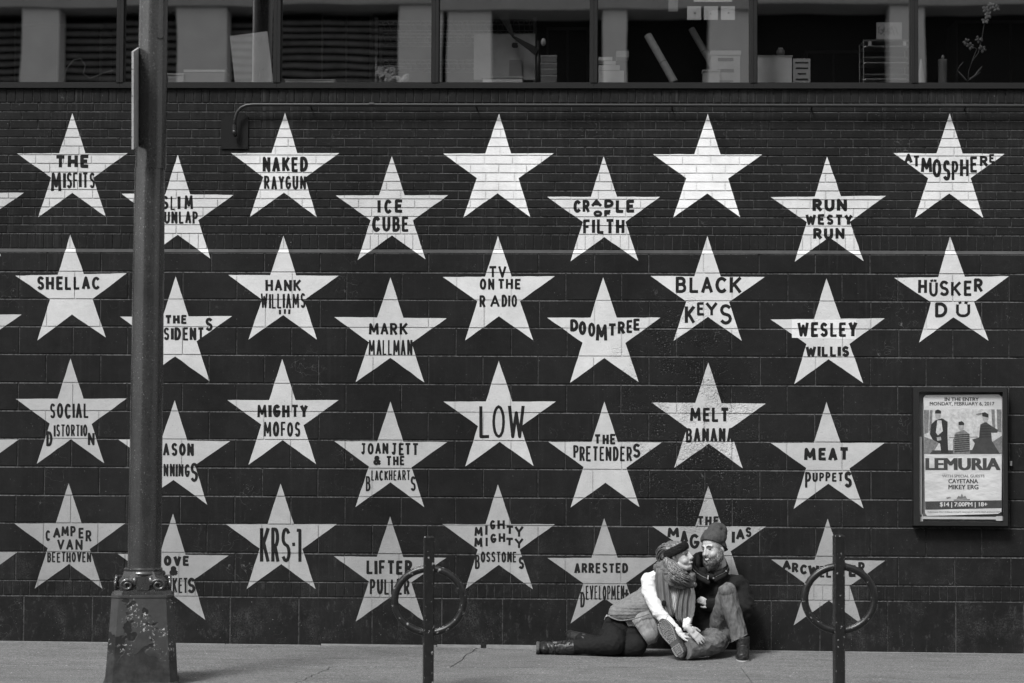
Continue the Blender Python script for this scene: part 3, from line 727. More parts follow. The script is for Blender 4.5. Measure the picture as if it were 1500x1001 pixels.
# computer monitor seen from behind
o = thing('monitor', 'back of a large pale computer monitor with a dark apple emblem', 'monitor', P(740, 121, .62))
a, b = P(694, 117, .62), P(784, 50, .62)
s = M(); s.box(a.x, b.x, .62, .66, a.z, b.z); s.build('case', M_white2, o)
s = M(); q0, q1 = P(745, 112, .6), P(765, 88, .6); s.hexa([(q0.x, .56, ZT), (q1.x, .56, ZT), (q1.x, .6, ZT), (q0.x, .6, ZT), (q0.x+.005, .60, q1.z), (q1.x-.005, .60, q1.z), (q1.x-.005, .618, q1.z), (q0.x+.005, .618, q1.z)]); s.build('stand', M_grey, o)
s = M(); c = P(754.5, 66.5, .617)
ap = []
for k in range(28):
    t_ = 2*math.pi*k/28; r = 1+.10*math.cos(2*t_)-.16*math.exp(-((t_-math.pi/2)**2)*9)-.1*math.exp(-((t_-3*math.pi/2)**2)*9)
    x_, z_ = r*math.cos(t_)*.024, r*math.sin(t_)*.026
    d_ = math.hypot(x_-.030, z_-.004)
    if d_ < .013: x_ = .030-.013*(.030-x_)/max(d_, 1e-4)
    ap.append((c.x+x_, .6185, c.z+z_))
s.poly(ap); s.poly([(c.x+.002, .6185, c.z+.027), (c.x+.012, .6185, c.z+.031), (c.x+.014, .6185, c.z+.043), (c.x+.004, .6185, c.z+.038)])
s.build('emblem', M_black, o, recalc=False)
# desk lamp arm
o = thing('desk_lamp', 'black jointed desk lamp arm crossing before the monitor', 'lamp', P(789, 121, .45))
def wedge(p, w0, q, w1, Y, name):
    a, b = P(*p, Y), P(*q, Y); d = (b-a).normalized(); n = Vector((-d.z, 0, d.x)); s = M(); t = Vector((0, .03, 0))
    s.hexa([a-n*w0, b-n*w1, b-n*w1+t, a-n*w0+t, a+n*w0, b+n*w1, b+n*w1+t, a+n*w0+t]); s.build(name, M_black, o)
wedge((737, 22), .035, (752, 54), .008, .45, 'upper_arm'); wedge((752, 54), .008, (787, 76), .03, .47, 'lower_arm')
s = M(); a = P(788.5, 60, .5); s.tube([(a.x, .5, ZT), (a.x, .5, a.z)], .016); s.build('stem', M_black, o, True)
s = M(); s.tube([(a.x, .5, ZT), (a.x, .5, ZT+.02)], .07, 20); s.build('base', M_black, o)
s = M(); s.ell(P(796, 62, .45), (.02, .02, .03)); s.build('clamp', M_white2, o, True)
# tins
for k, (y0, y1) in enumerate(((110, 121), (100.5, 109), (92, 99.5), (81, 91))):
    a, b = P(792, y1, .4), P(815.5, y0, .4); zz0 = ZT if k == 0 else a.z
    lab = ['bottom grey tin of the short stack beside the desk lamp', 'second grey tin from the bottom of the short stack', 'third grey tin from the bottom of the short stack', 'topmost grey tin of the short stack beside the desk lamp'][k]
    t_ = thing('storage_tin', lab, 'tin', (.5*(a.x+b.x), .44, zz0), 'tins stacked beside the desk lamp')
    s = M(); s.box(a.x, b.x, .40, .5, zz0, b.z-.012); s.build('body', M_grey, t_); s = M(); s.box(a.x-.002, b.x+.002, .398, .502, b.z-.012, b.z); s.build('lid', M_steel, t_)
# rolled drawings
def roll(p, q, r, Y0, Y1, label, zf=None):
    a, b = P(*p, Y0), P(*q, Y1)
    o = thing('cardboard_tube', label, 'tube', b); s = M(); s.tube([a, a+(b-a)*.5, b], r, 18, False); s.tube([a+(a-b).normalized()*-.001, b], r*.82, 18, False); s.build('shell', M_card, o, True)
    s = M(); s.tube([a+(b-a)*.01, a+(b-a)*.03], r*.98, 18); s.build('end_cap', M_white2, o)
    s = M(); m_ = a+(b-a)*.57; s.tube([m_, m_+(b-a).normalized()*.01], r*1.03, 18); s.build('tape', M_grey, o)
roll((949, 52), (988, 121), .030, .42, .30, 'long kraft cardboard tube leaning left in the fifth window')
roll((1013, 43), (1046, 100), .026, .75, .62, 'shorter capped cardboard tube leaning behind the storage box')
# cards taped to the glass
for k, x in enumerate((1006.5, 1031, 1056)):
    lab = ['leftmost small white card taped to the glass', 'middle small white card taped to the glass', 'rightmost small white card taped to the glass'][k]
    a, b = P(x, 29.5, .07), P(x+20.5, 9.5, .07); o = thing('note_card', lab, 'card', (a.x, .07, a.z), 'white cards taped to the window')
    s = M(); s.box(a.x, b.x, .066, .068, a.z, b.z); s.build('paper', M_white, o)
    s = M(); c = (a+b)/2
    for q in range(4):
        s.poly([(c.x+random.uniform(-.014, .0), .0655, c.z+random.uniform(-.014, .01)), (c.x+random.uniform(0, .018), .0655, c.z+random.uniform(-.014, .0)), (c.x+random.uniform(-.01, .014), .0655, c.z+random.uniform(0, .016))])
    s.build('mark', M_grey, o, recalc=False)
a, b = P(1016, 3.2, .07), P(1072, -9, .07); s = M(); s.box(a.x, b.x, .066, .068, a.z, b.z); tag(s.build('paper_sheet', M_white), 'white sheet on the glass above the three small cards', 'paper')
a, b = P(979, 17, .07), P(993, -4, .07); s = M(); s.box(a.x, b.x, .066, .068, a.z, b.z); tag(s.build('tape_strip', M_card), 'grey strip hanging at the top of the fifth window', 'tape')
# drawer organiser with a print on top
o = thing('desk_organizer', 'wire desk organizer with three tiers beside window mullion', 'organizer', P(1299, 121, .4))
a, b = P(1265, 121, .4), P(1332, 58, .4)
for x_ in (a.x, b.x):
    for y_ in (.4, .62): s = M(); s.tube([(x_, y_, ZT), (x_, y_, b.z)], .004, 8); s.build('post', M_steel, o)
for k, py in enumerate((59, 68, 84, 92, 109, 116)):
    z_ = P(1299, py, .4).z; s = M(); s.tube([(a.x, .4, z_-.008), (a.x+.02, .4, z_), (b.x-.02, .4, z_), (b.x, .4, z_-.008)], .003, 6)
    s.box(a.x, b.x, .41, .62, z_-.004, z_-.002); s.build('tray', M_steel if k % 2 else M_grey, o)
for px in (1274, 1325):
    c = P(px, 64, .395); s = M(); s.box(c.x-.012, c.x+.012, .392, .396, c.z-.018, c.z+.018); s.build('tag', M_white2, o)
o = thing('small_picture', 'small pale picture with dark scribbles standing on the organizer', 'picture', P(1303, 57, .45))
a, b = P(1284, 57.5, .45), P(1321, 33, .45); s = M(); s.box(a.x, b.x, .45, .465, a.z, b.z); s.build('board', M_white2, o)
s = M()
for k in range(7):
    x_ = a.x+.02+.02*k; s.tube([(x_+random.uniform(-.01, .02), .449, a.z+.02+.01*q+random.uniform(0, .02)) for q in range(7)], .0025, 4)
s.build('drawing', M_grey, o)
# candle and orchid
o = thing('patterned_candle', 'ribbed cylindrical candle on the sill of the last window', 'candle', P(1381, 121, .33))
a = P(1381, 87, .33); s = M(); n = 16; s.tube([(a.x, .34, ZT+(a.z-ZT)*k/n) for k in range(n+1)], [.033+.0025*(k % 2) for k in range(n+1)], 16); s.build('wax', M_grey, o, True)
s = M(); s.tube([(a.x, .34, a.z), (a.x+.003, .34, a.z+.02), (a.x, .34, a.z+.035)], [.008, .012, .004], 10); s.build('finial', M_white2, o, True)
o = thing('paper_cone', 'pale narrow cone at the left edge of the last window', 'cone', P(1350, 121, .33))
a = P(1349, 87, .33); s = M(); s.tube([(a.x, .33, ZT), (a.x, .33, ZT+.07), (a.x, .33, a.z)], [.03, .026, .006], 14); s.build('cone', M_white2, o, True); s = M(); s.tube([(a.x, .33, ZT), (a.x, .33, ZT+.01)], .036, 14); s.build('foot', M_white2, o)
o = thing('orchid', 'potted orchid with pale blooms on two thin stems', 'plant', P(1420, 121, .35))
M_stem = simple('stem_green', .12, .6); M_petal = simple('petal', .30, .6, .1, 40)
s = M(); s.tube([(P(1419, 121, .35).x, .36, ZT-.12), (P(1419, 121, .35).x, .36, ZT+.005)], [.04, .055], 16); s.build('pot', M_grey, o, True)
for path in ([(1418,119),(1419,104),(1424,90),(1433,78),(1438,58),(1441,40),(1444,22)], [(1401,108),(1405,98),(1411,91)], [(1419,104),(1426,84),(1431,72),(1420,66)]):
    s = M(); s.tube([P(x, y, .36) for x, y in path], .0035, 6); s.build('stem', M_stem, o, True)
rnd = random.Random(2)
for fx, fy in ((1444,14),(1452,9),(1459,12),(1448,22),(1443,30),(1416,62),(1421,68),(1434,58),(1439,72)):
    s = M(); c = P(fx, fy, .35)
    for k in range(5):
        an = k*2*math.pi/5+rnd.random(); d_ = Vector((math.cos(an), .25*math.sin(3*an), math.sin(an)))*.017
        s.ell(c+d_, (.015, .004, .010), Matrix.Rotation(-an, 3, 'Y'), 8, 5)
    s.build('bloom', M_petal if fy < 40 else M_grey, o, True)
for lx, ly, a_ in ((1427,112,.6),(1410,112,2.3),(1432,106,.9)):
    s = M(); c = P(lx, ly, .37); s.ell(c, (.06, .012, .008), Matrix.Rotation(-a_, 3, 'Y'), 8, 6); s.build('leaf', M_stem, o, True)
s = M(); s.tube(([P(x, y, .35) for x, y in ((92, 118), (98, 100), (108, 88), (118, 86), (125, 96), (122, 108), (132, 115), (150, 108), (166, 103))]), .004, 6)
tag(s.build('loose_cable', M_grey, smooth=True), 'looped grey cable lying on the sill of the leftmost window', 'cable')
# dark cupboards deep in the room
for k, (x0, x1, y0) in enumerate(((20, 150, 35), (470, 545, 20), (800, 862, 40), (1180, 1262, 74), (1400, 1560, 30))):
    a, b = P(x0, 121, 2.6), P(x1, y0, 2.6)
    lab = ['dim cabinet deep behind the first window', 'dim tall cabinet behind the third window', 'dim cabinet between the tins and the mullion', 'low dim cabinet left of the wire organizer', 'wide dim cabinet behind the orchid'][k]
    o = thing('cabinet', lab, 'cabinet', (a.x, 2.6, ZT-.4)); s = M(); s.box(a.x, b.x, 2.6, 3.0, Z_SILL-.348, b.z); s.build('carcass', M_grey, o)
    s = M(); m_ = .5*(a.x+b.x); s.box(a.x+.02, m_-.01, 2.585, 2.598, Z_SILL-.3, b.z-.03); s.box(m_+.01, b.x-.02, 2.585, 2.598, Z_SILL-.3, b.z-.03); s.build('door', M_dark, o)

# ------------------------------------------------------------------ building across the street (reflected in the glass)
YB = -31.0
M_far = simple('far_concrete', .72, .85, .08, 1.5); M_far2 = simple('far_panel', .40, .85, .08, 1.5); M_louv = simple('far_louvre', .030, .6, .1, 2); M_void = simple('far_void', .01, .9)
ob = thing('columned_building', 'pale columned building with dark louvres mirrored in the office windows', 'building', (0, YB-4, -.2))
s = M(); zt_ = mirror_x(900, 13, YB)[1]; s.box(-26, 26, YB-8, YB-1.01, -.5, zt_+1.6); s.build('wall', M_void, ob)
s = M(); s.box(-26, 26, YB-1, YB+.25, zt_, zt_+1.6); s.build('spandrel', M_far2, ob)
s = M(); s.box(-26, 26, YB-1, YB+.2, 4.2, 5.2); s.build('spandrel', M_far2, ob)
for a, b in ((22, 76), (272, 343), (575, 632), (640, 706), (874, 909), (1030, 1096), (1312, 1345), (-240, -180), (1600, 1670), (1880, 1940)):
    xa, xb = mirror_x(a, 60, YB)[0], mirror_x(b, 60, YB)[0]
    s = M(); s.box(xa, xb, YB-.5, YB+.1, -.4, zt_-.01); s.build('column', M_far, ob)
lv = M(); zlo = mirror_x(900, 118, YB)[1]; pt = (zt_-zlo)/9.5; xl_ = mirror_x(600, 60, YB)[0]
for k in range(30):
    z_ = zt_-.1-(k+1)*pt
    lv.hexa([(-26, YB-.8, z_), (xl_, YB-.8, z_), (xl_, YB-.55, z_-.05), (-26, YB-.55, z_-.05), (-26, YB-.8, z_+.03), (xl_, YB-.8, z_+.03), (xl_, YB-.55, z_+pt*.30), (-26, YB-.55, z_+pt*.30)])
lv.build('louvres', simple('far_slat', .13, .7, .3, 3), ob, kind='stuff')
# ------------------------------------------------------------------ conduit and cover plate
a, b = P(324, 218.5, UPY), P(364, 170.5, UPY)
o = thing('cover_plate', 'flat dark square plate on the brickwork behind the pipe end', 'plate', (.5*(a.x+b.x), UPY, a.z))
s = M(); s.box(a.x, b.x, UPY-.012, UPY-.004, a.z, b.z); s.build('sheet', M_plate, o)
s = M()
for x_, z_ in ((a.x+.012, a.z+.012), (b.x-.012, a.z+.012), (a.x+.012, b.z-.012), (b.x-.012, b.z-.012)): s.tube([(x_, UPY-.014, z_), (x_, UPY-.010, z_)], .004, 8)
s.build('screw', M_plate, o)
PY = -.045
o = thing('conduit_pipe', 'dark thin pipe running along the brickwork, bent down at its left end', 'pipe', P(344, 195, PY))
path = [P(343.5, 190, PY), P(344, 175, PY), P(347, 165, PY), P(353, 158, PY), P(361, 154.5, PY), P(371, 153.5, PY)]
zr = P(371, 153.5, PY).z; path += [Vector((P(k, 153, PY).x, PY, zr-.0004*(k-371)/100)) for k in (600, 900, 1200, 1500, 1700)]
path[-1].x = X1
s = M(); s.tube(path, .0125, 14); s.build('pipe', M_pipe, o, True)
s = M(); s.tube([P(343.4, 183, PY), P(343.3, 191, PY)], .017, 14); s.build('collar', M_pipe, o)
s = M(); s.tube([P(343.2, 190, PY), P(343.3, 195, PY), P(345, 199, PY+.03)], [.016, .018, .012], 14); s.build('end_cap', M_black, o, True)
s = M(); s.tube([P(541, 153.2, PY), P(548, 153.2, PY)], .0165, 14); s.build('coupling', M_pipe, o)
for px in (455, 698, 985, 1190, 1415):
    c = P(px, 153, PY); s = M(); s.tube([(c.x, PY, zr), (c.x, PY+.02, zr-.012), (c.x, UPY, zr-.02)], .006, 8); s.build('bracket', M_pipe, o)

# ------------------------------------------------------------------ poster case
FY = -.085
def rectP(s, x0, x1, y0, y1, ya, yb): a, b = P(x0, y1, ya), P(x1, y0, ya); s.box(a.x, b.x, ya, yb, a.z, b.z)
o = thing('poster_case', 'black framed glass poster case fixed to the wall at right', 'poster case', P(1406, 770, 0))
a, b = P(1338.5, 770, FY), P(1475.5, 567.5, FY); i0, i1 = P(1347, 764.5, FY), P(1469, 574.5, FY)
for nm, bxs in (('frame_rail', (a.x, b.x, i1.z, b.z)), ('frame_rail', (a.x, b.x, a.z, i0.z)), ('frame_stile', (a.x, i0.x, i0.z, i1.z)), ('frame_stile', (i1.x, b.x, i0.z, i1.z))):
    s = M(); s.box(bxs[0], bxs[1], FY, -.006, bxs[2], bxs[3]); s.build(nm, M_black, o)
s = M(); s.box(i0.x, i1.x, -.03, -.006, i0.z, i1.z); s.build('backing', simple('case_backing', .10, .6, .3, 12), o)
s = M(); s.poly([(i0.x, -.078, i0.z), (i1.x, -.078, i0.z), (i1.x, -.078, i1.z), (i0.x, -.078, i1.z)])
def case_glass():
    mt = bpy.data.materials.new('case_glass'); mt.use_nodes = True; t = mt.node_tree; t.nodes.clear()
    out = N(t, 'ShaderNodeOutputMaterial'); mix = N(t, 'ShaderNodeMixShader'); tr = N(t, 'ShaderNodeBsdfTransparent'); gl = N(t, 'ShaderNodeBsdfGlossy'); gl.inputs['Roughness'].default_value = .05
    lw = N(t, 'ShaderNodeLayerWeight'); lw.inputs[0].default_value = .5; fr = rng(t, mth(t, 'POWER', lw.outputs['Facing'], 4.0), 0, 1, .05, .9); t.links.new(fr, mix.inputs[0]); t.links.new(tr.outputs[0], mix.inputs[1]); t.links.new(gl.outputs[0], mix.inputs[2]); t.links.new(mix.outputs[0], out.inputs[0]); return mt
s.build('glass', case_glass(), o, recalc=False)
s = M(); rectP(s, 1347.3, 1350, 640, 757, -.05, -.034); rectP(s, 1347.5, 1352, 754, 764, -.05, -.034); rectP(s, 1352, 1468.5, 757.5, 760.5, -.05, -.034); rectP(s, 1459, 1468.5, 756.5, 763, -.055, -.0505)
s.build('worn_edge_tape', M_white2, o)
s = M(); c = P(1480, 678, -.002); s.box(c.x-.007, c.x+.007, -.03, .0, c.z-.022, c.z+.012); s.build('hasp', M_steel, o)
def paper_mat(name, col):
    mt, t, bs = nodes_mat(name); co = pos(t)
    wv = noise_n(t, co, 1.0, 3, .5, (5, 1, 9)); v = rng(t, noise_n(t, co, 4, 3), .3, .7, col*.9, col*1.08)
    t.links.new(v, bs.inputs['Base Color']); bs.inputs['Roughness'].default_value = .45; bump(t, bs, wv, .8, .02); return mt
M_pap = paper_mat('poster_paper', .52); M_ink = simple('poster_ink', .02, .5); M_ink2 = simple('poster_grey_ink', .045, .5, .2); M_mid = simple('poster_mid', .16, .5, .35, 60); M_lite = simple('poster_light', .46, .5, .25, 45); M_skin_p = simple('poster_face', .30, .5, .2, 60)
QY = -.052
po = thing('concert_poster', 'wrinkled pale concert poster headed IN THE ENTRY with photo of three people', 'poster', P(1409, 756, QY))
def ppoly(s, pts, k): s.poly([tuple(P(x, y, QY-.0006*k)) for x, y in pts])
s = M(); c = [(1356,579)]+[(1352.5,583),(1353,590),(1355,752),(1358,756)]+[(1462,753),(1467,750)]+[(1468,590),(1467.5,582),(1463,578)]
n = len(c); s.v = [tuple(P(x, y, QY)) for x, y in c]+[tuple(P(x, y, QY)+Vector((0, .002, 0))) for x, y in c]
s.f = [tuple(range(n)), tuple(reversed(range(n, 2*n)))]+[(i, (i+1) % n, n+(i+1) % n, n+i) for i in range(n)]
s.build('paper', M_pap, po)
def art(name, polys, m_, k):
    s = M()
    for i, q in enumerate(polys): ppoly(s, q, k+i*.02)
    s.build(name, m_, po, recalc=False)
def ov(cx, cy, rx, ry, n=14): return [(cx+rx*math.cos(2*math.pi*i/n), cy+ry*math.sin(2*math.pi*i/n)) for i in range(n)]
art('photo_ground', [[(1352.5,600),(1467.5,599.5),(1468,665),(1354,665.5)]], M_lite, 1)
art('photo_curtain', [[(1353,601),(1361,601),(1360,634),(1354,636)], [(1362,601),(1366,601),(1365,628),(1361,632)], [(1452,600),(1457,600),(1458,632),(1454,630)], [(1460,600),(1467,600),(1467,634),(1461,632)], [(1354,640),(1376,648),(1366,665),(1354,665)], [(1468,638),(1450,650),(1458,665),(1468,665)]], M_mid, 2)
art('photo_floor', [[(1366,660),(1460,659),(1465,665),(1362,665.4)]], M_ink2, 2.6)
# generic seated figures of the printed photograph
art('photo_figure', [[(1370,616),(1380,613),(1388,618),(1388,640),(1389,664),(1379,664),(1377,650),(1366,644),(1362,636),(1364,622)]], M_ink, 3)
art('photo_figure', [[(1400,634),(1412,630),(1420,636),(1421,665),(1396,665),(1396,645)]], M_mid, 3)
art('photo_figure', [[(1436,622),(1444,618),(1452,624),(1462,630),(1461,634),(1452,634),(1453,646),(1464,664),(1422,664),(1428,650),(1424,644),(1434,641)]], M_ink2, 3)
art('photo_shirt', [[(1373,616),(1379,616),(1381,632),(1374,638),(1371,634)]], M_lite, 4)
art('photo_face', [ov(1374,609,4,5.4), ov(1408,625,4.4,6), ov(1443.5,613,4.2,6), [(1372,641),(1378,640),(1379,645),(1373,646)]], M_skin_p, 4.2)
art('photo_hair', [[(1369.5,606),(1370,601.5),(1374,600),(1378.5,602),(1378.5,606)], [(1404,623),(1404,618.5),(1409,617),(1412.5,620),(1412,623)], [(1439,610),(1438.5,605),(1443,604),(1448,607),(1448,612)]], M_ink, 5)
art('photo_stripe', [[(1397+random.uniform(0, 2), y), (1420, y-1.2), (1420.5, y+.1), (1398, y+1.4)] for y in range(637, 664, 3)] + [[(1436, y), (1452, y-.6), (1452, y+.4), (1436, y+1)] for y in range(624, 642, 4)], M_ink, 5)
art('photo_line', [[(1390,640.5),(1432,640),(1432,641),(1390,641.5)], [(1433,609),(1429,607),(1436,605),(1441,606)]], M_mid, 3.4)
art('footer_band', [[(1355,734.8),(1467.8,733),(1468,744.5),(1355.5,747)]], M_ink2, 1.5)
art('crest', [[(1401,731),(1404,726.5),(1407,728),(1409,723),(1411,728),(1414,726.5),(1417,731)], [(1386,729),(1392,728),(1393,730),(1387,731)], [(1397,732),(1421,731.3),(1421,733),(1397,733.7)]], M_mid, 1.5)
def text(s_, x0, x1, ytop, ybot, m_, k=2, bold=.02, name='print'):
    cu = bpy.data.curves.new('txt', 'FONT'); cu.body = s_; cu.size = 1; cu.resolution_u = 3
    ob_ = bpy.data.objects.new('txt', cu); COL.objects.link(ob_)
    dg = bpy.context.evaluated_depsgraph_get(); dg.update()
    src = bpy.data.meshes.new_from_object(ob_.evaluated_get(dg)); bpy.data.objects.remove(ob_); bpy.data.curves.remove(cu)
    n = len(src.vertices); co = np.empty(n*3); src.vertices.foreach_get('co', co); co = co.reshape(-1, 3)
    faces = [tuple(p.vertices) for p in src.polygons]; vs, fs = [], []; w_ = co[:, 0].max()-co[:, 0].min()
    for q, sh in enumerate((0, -bold, bold) if bold else (0,)):
        for dz in ((0, bold*.6) if bold else (0,)):
            base = len(vs); u = (co[:, 0]-co[:, 0].min()+sh)/w_; v = (co[:, 1]-co[:, 1].min()+dz)/(co[:, 1].max()-co[:, 1].min())
            Yk = QY-.0006*k-.00003*(2*q+(1 if dz else 0)); a, b, bl = P(x0, ybot, Yk), P(x1, ytop, Yk), P(x1, ybot, Yk)
            vs += [(a.x+(b.x-a.x)*uu, Yk, a.z+(bl.z-a.z)*uu+(b.z-bl.z)*vv) for uu, vv in zip(u, v)]
            fs += [tuple(i_+base for i_ in f) for f in faces]
    me = bpy.data.meshes.new(name); me.from_pydata(vs, [], fs); me.update(); bpy.data.meshes.remove(src)
    return link(name, me, m_, po)
text('IN THE ENTRY', 1384, 1433.5, 582.5, 587.5, M_ink, bold=.03)
text('MONDAY, FEBRUARY 6, 2017', 1362, 1456.5, 589, 595, M_ink, bold=.015)
text('LEMURIA', 1357, 1464, 672, 689, M_ink2, bold=.055)
text('WITH SPECIAL GUESTS', 1380, 1442, 695.5, 699.5, M_mid, bold=.02)
text('CAYETANA', 1389.5, 1432.5, 702, 708.2, M_ink2, bold=.03)
text('MIKEY ERG', 1389.5, 1433, 710.5, 717, M_ink2, bold=.03)
text('$14 | 7:00PM | 18+', 1377, 1446, 736, 744, M_pap, 3, bold=.035)
text('PURCHASE FIRST AVENUE TICKETS ONLINE AT WWW.FIRST-AVENUE.COM', 1359, 1465, 749.3, 751.3, M_ink2, bold=0)

# ------------------------------------------------------------------ lamp post
def postmat():
    mt, t, bs = nodes_mat('weathered_post_paint'); co = pos(t)
    b = noise_n(t, co, 3.2, 4, .6); m_ = noise_n(t, co, 42, 4, .7); v = rng(t, b, .3, .7, .020, .034); v = mth(t, 'MULTIPLY', v, rng(t, m_, .3, .7, .85, 1.15))
    spk = noise_n(t, co, 120, 2, .6); v = lerp(t, mth(t, 'MULTIPLY', rng(t, spk, .66, .70), rng(t, b, .35, .6)), v, .22)
    dr = noise_n(t, co, 1.0, 4, .6, (60, 60, 5)); v = mth(t, 'MULTIPLY', v, rng(t, dr, .4, .7, 1.08, .82))
    t.links.new(v, bs.inputs['Base Color']); bs.inputs['Roughness'].default_value = .24; bs.inputs['Specular IOR Level'].default_value = .9; bump(t, bs, m_, .30, .002); return mt
def basemat():
    mt, t, bs = nodes_mat('peeling_base_paint'); co = pos(t)
    sep = N(t, 'ShaderNodeSeparateXYZ'); t.links.new(co, sep.inputs[0]); z = sep.outputs[2]
    b = noise_n(t, co, 8, 5, .7); v = rng(t, b, .3, .7, .028, .052)
    n2 = noise_n(t, co, 6.5, 3, .55); band = mth(t, 'MULTIPLY', rng(t, z, .10, .2), rng(t, z, .60, .48))
    patch = mth(t, 'MULTIPLY', rng(t, n2, .52, .535), band); v = lerp(t, patch, v, .010)
    n3 = noise_n(t, co, 60, 3, .7); n4 = noise_n(t, co, 9, 2, .5); fl_ = mth(t, 'MULTIPLY', mth(t, 'MULTIPLY', rng(t, n3, .60, .63), rng(t, n4, .5, .56)), band); v = lerp(t, fl_, v, .40)
    v = lerp(t, mth(t, 'MULTIPLY', rng(t, z, .30, .12, 0, .8), rng(t, noise_n(t, co, 14, 4, .7), .35, .6)), v, .010)
    ru = noise_n(t, co, 26, 4, .7); v = lerp(t, rng(t, ru, .58, .64, 0, .6), v, .03)
    t.links.new(v, bs.inputs['Base Color']); bs.inputs['Roughness'].default_value = .5; bs.inputs['Specular IOR Level'].default_value = .35
    h = mth(t, 'SUBTRACT', mth(t, 'MULTIPLY', b, .5), mth(t, 'MULTIPLY', patch, .8)); bump(t, bs, h, .6, .004); return mt
M_post = postmat(); M_base = basemat()
LPY = -2.42; pb = P(211, 870, LPY); gpost = gz(pb.x)
lp = thing('lamp_post', 'tall weathered grey metal lamp post with tapered cast base', 'lamp post', (pb.x, LPY, gpost))
rotb = math.radians(10)
def oct_ring(cx, cy, z, half, ch, rot):
    pts = []
    for sx, sy in ((1, -1), (1, 1), (-1, 1), (-1, -1)):
        c_ = [(sx*half, sy*(half-ch)), (sx*(half-ch), sy*half)]
        if sx*sy < 0: c_.reverse()
        pts += c_
    ca, sa = math.cos(rot), math.sin(rot)
    return [(cx+x*ca-y*sa, cy+x*sa+y*ca, z) for x, y in pts]
def loft(s, rings, cap=True):
    n = len(rings[0]); b = len(s.v)
    for r in rings: s.v += [tuple(p) for p in r]
    for i in range(len(rings)-1):
        for j in range(n):
            a = b+i*n+j; c = b+i*n+(j+1) % n; s.f.append((a, c, c+n, a+n))
    if cap: s.f.append(tuple(b+j for j in reversed(range(n)))); s.f.append(tuple(b+(len(rings)-1)*n+j for j in range(n)))
S2 = mp(LPY)
zt1 = P(208, 869, LPY).z; hb, ht = 52*S2, 44*S2
cb = P(207.5, 1000, LPY).x; ct = P(209.5, 869, LPY).x
s = M(); rings = []
for t_, dh in ((0, .010), (.02, .010), (.03, 0), (.96, 0), (.975, .004), (1.0, .004)):
    rings.append(oct_ring(cb+(ct-cb)*t_, LPY, gpost+(zt1-gpost)*t_, hb+(ht-hb)*t_+dh, .045, rotb))
loft(s, rings); s.build('base', M_base, lp)
# stepped collar and scrolls
z835, z850, z862 = P(208, 836, LPY).z, P(208, 850, LPY).z, P(208, 863, LPY).z
s = M(); loft(s, [oct_ring(ct, LPY, z, h_, .05, rotb) for z, h_ in ((zt1, .175), (z862, .172), (z862+.008, .155), (z850, .150), (z850+.03, .125), (z835, .115), (z835+.012, .118), (z835+.02, .105))]); s.build('collar', M_post, lp)
for k in range(4):
    an = rotb+k*math.pi/2; ax = Vector((math.sin(an), -math.cos(an), 0)); rx = Vector((math.cos(an), math.sin(an), 0)); c0 = Vector((ct, LPY, 0))
    s = M(); f0 = c0+ax*.172
    s.hexa([f0-rx*.038+Vector((0, 0, z862+.003)), f0+rx*.038+Vector((0, 0, z862+.003)), f0+rx*.038-ax*.03+Vector((0, 0, z862+.003)), f0-rx*.038-ax*.03+Vector((0, 0, z862+.003)),
            f0-rx*.045-ax*.008+Vector((0, 0, z850+.03)), f0+rx*.045-ax*.008+Vector((0, 0, z850+.03)), f0+rx*.045-ax*.04+Vector((0, 0, z850+.03)), f0-rx*.045-ax*.04+Vector((0, 0, z850+.03))])
    s.build('shield', M_post, lp)
    for sg in (-1, 1):
        s = M(); pts = []; rr = []
        for i in range(26):
            th = i/25*math.pi*3.2; rad = .010+.026*(1-i/25)
            cc = c0+ax*.165+rx*sg*.095+Vector((0, 0, z862+.034))
            pts.append(cc+rx*sg*(-math.cos(th)*rad)*1.25+Vector((0, 0, math.sin(th)*rad))); rr.append(.011-.004*i/25)
        s.tube([c0+ax*.16+rx*sg*.046+Vector((0, 0, z850+.03))]+pts, [.012]+rr, 10); s.build('scroll', M_post, lp, True)
# shaft: faceted, slightly tapered, with a joint high up
def shaft(y0, y1, cx0, cx1, w0, w1, name, nseg=8, extra=0):
    a, b = P(cx0, y0, LPY), P(cx1, y1, LPY); s = M(); rings = []
    n = 40
    for k in range(nseg+1):
        t_ = k/nseg; c_ = a+(b-a)*t_; r = (w0+(w1-w0)*t_)/2*S2
        if extra and k == nseg: c_ = c_+(b-a).normalized()*extra
        ring = []
        for j in range(n):
            th = 2*math.pi*j/n+.2; q = th % (math.pi/4); q = abs(q-math.pi/8)/(math.pi/8)
            rr = r*(1-.050*(1-q**2.0))
            ring.append((c_.x+rr*math.cos(th), c_.y+rr*math.sin(th), c_.z))
        rings.append(ring)
    loft(s, rings, False); return s.build(name, M_post, lp, True)
shaft(838, 247, 211.5, 219.5, 50, 45.5, 'shaft')
shaft(248.5, -60, 221, 226, 46, 42, 'upper_shaft', extra=2.6)
s = M(); c_ = P(211.5, 838, LPY); loft(s, [[(c_.x+r*math.cos(2*math.pi*j/40), c_.y+r*math.sin(2*math.pi*j/40)+0, c_.z+dz) for j in range(40)] for dz, r in ((-.02, .125), (-.008, .132), (.006, .124), (.012, .108), (.03, .1))]); s.build('shaft_ring', M_post, lp, True)
for px, py, r in ((236, 54, .014), (207, 208, .012)):
    c_ = P(px, py, LPY-.078); s = M(); s.tube([c_+Vector((0, .02, 0)), c_-Vector((0, .012, 0))], r, 8); s.build('bolt', M_black, lp)
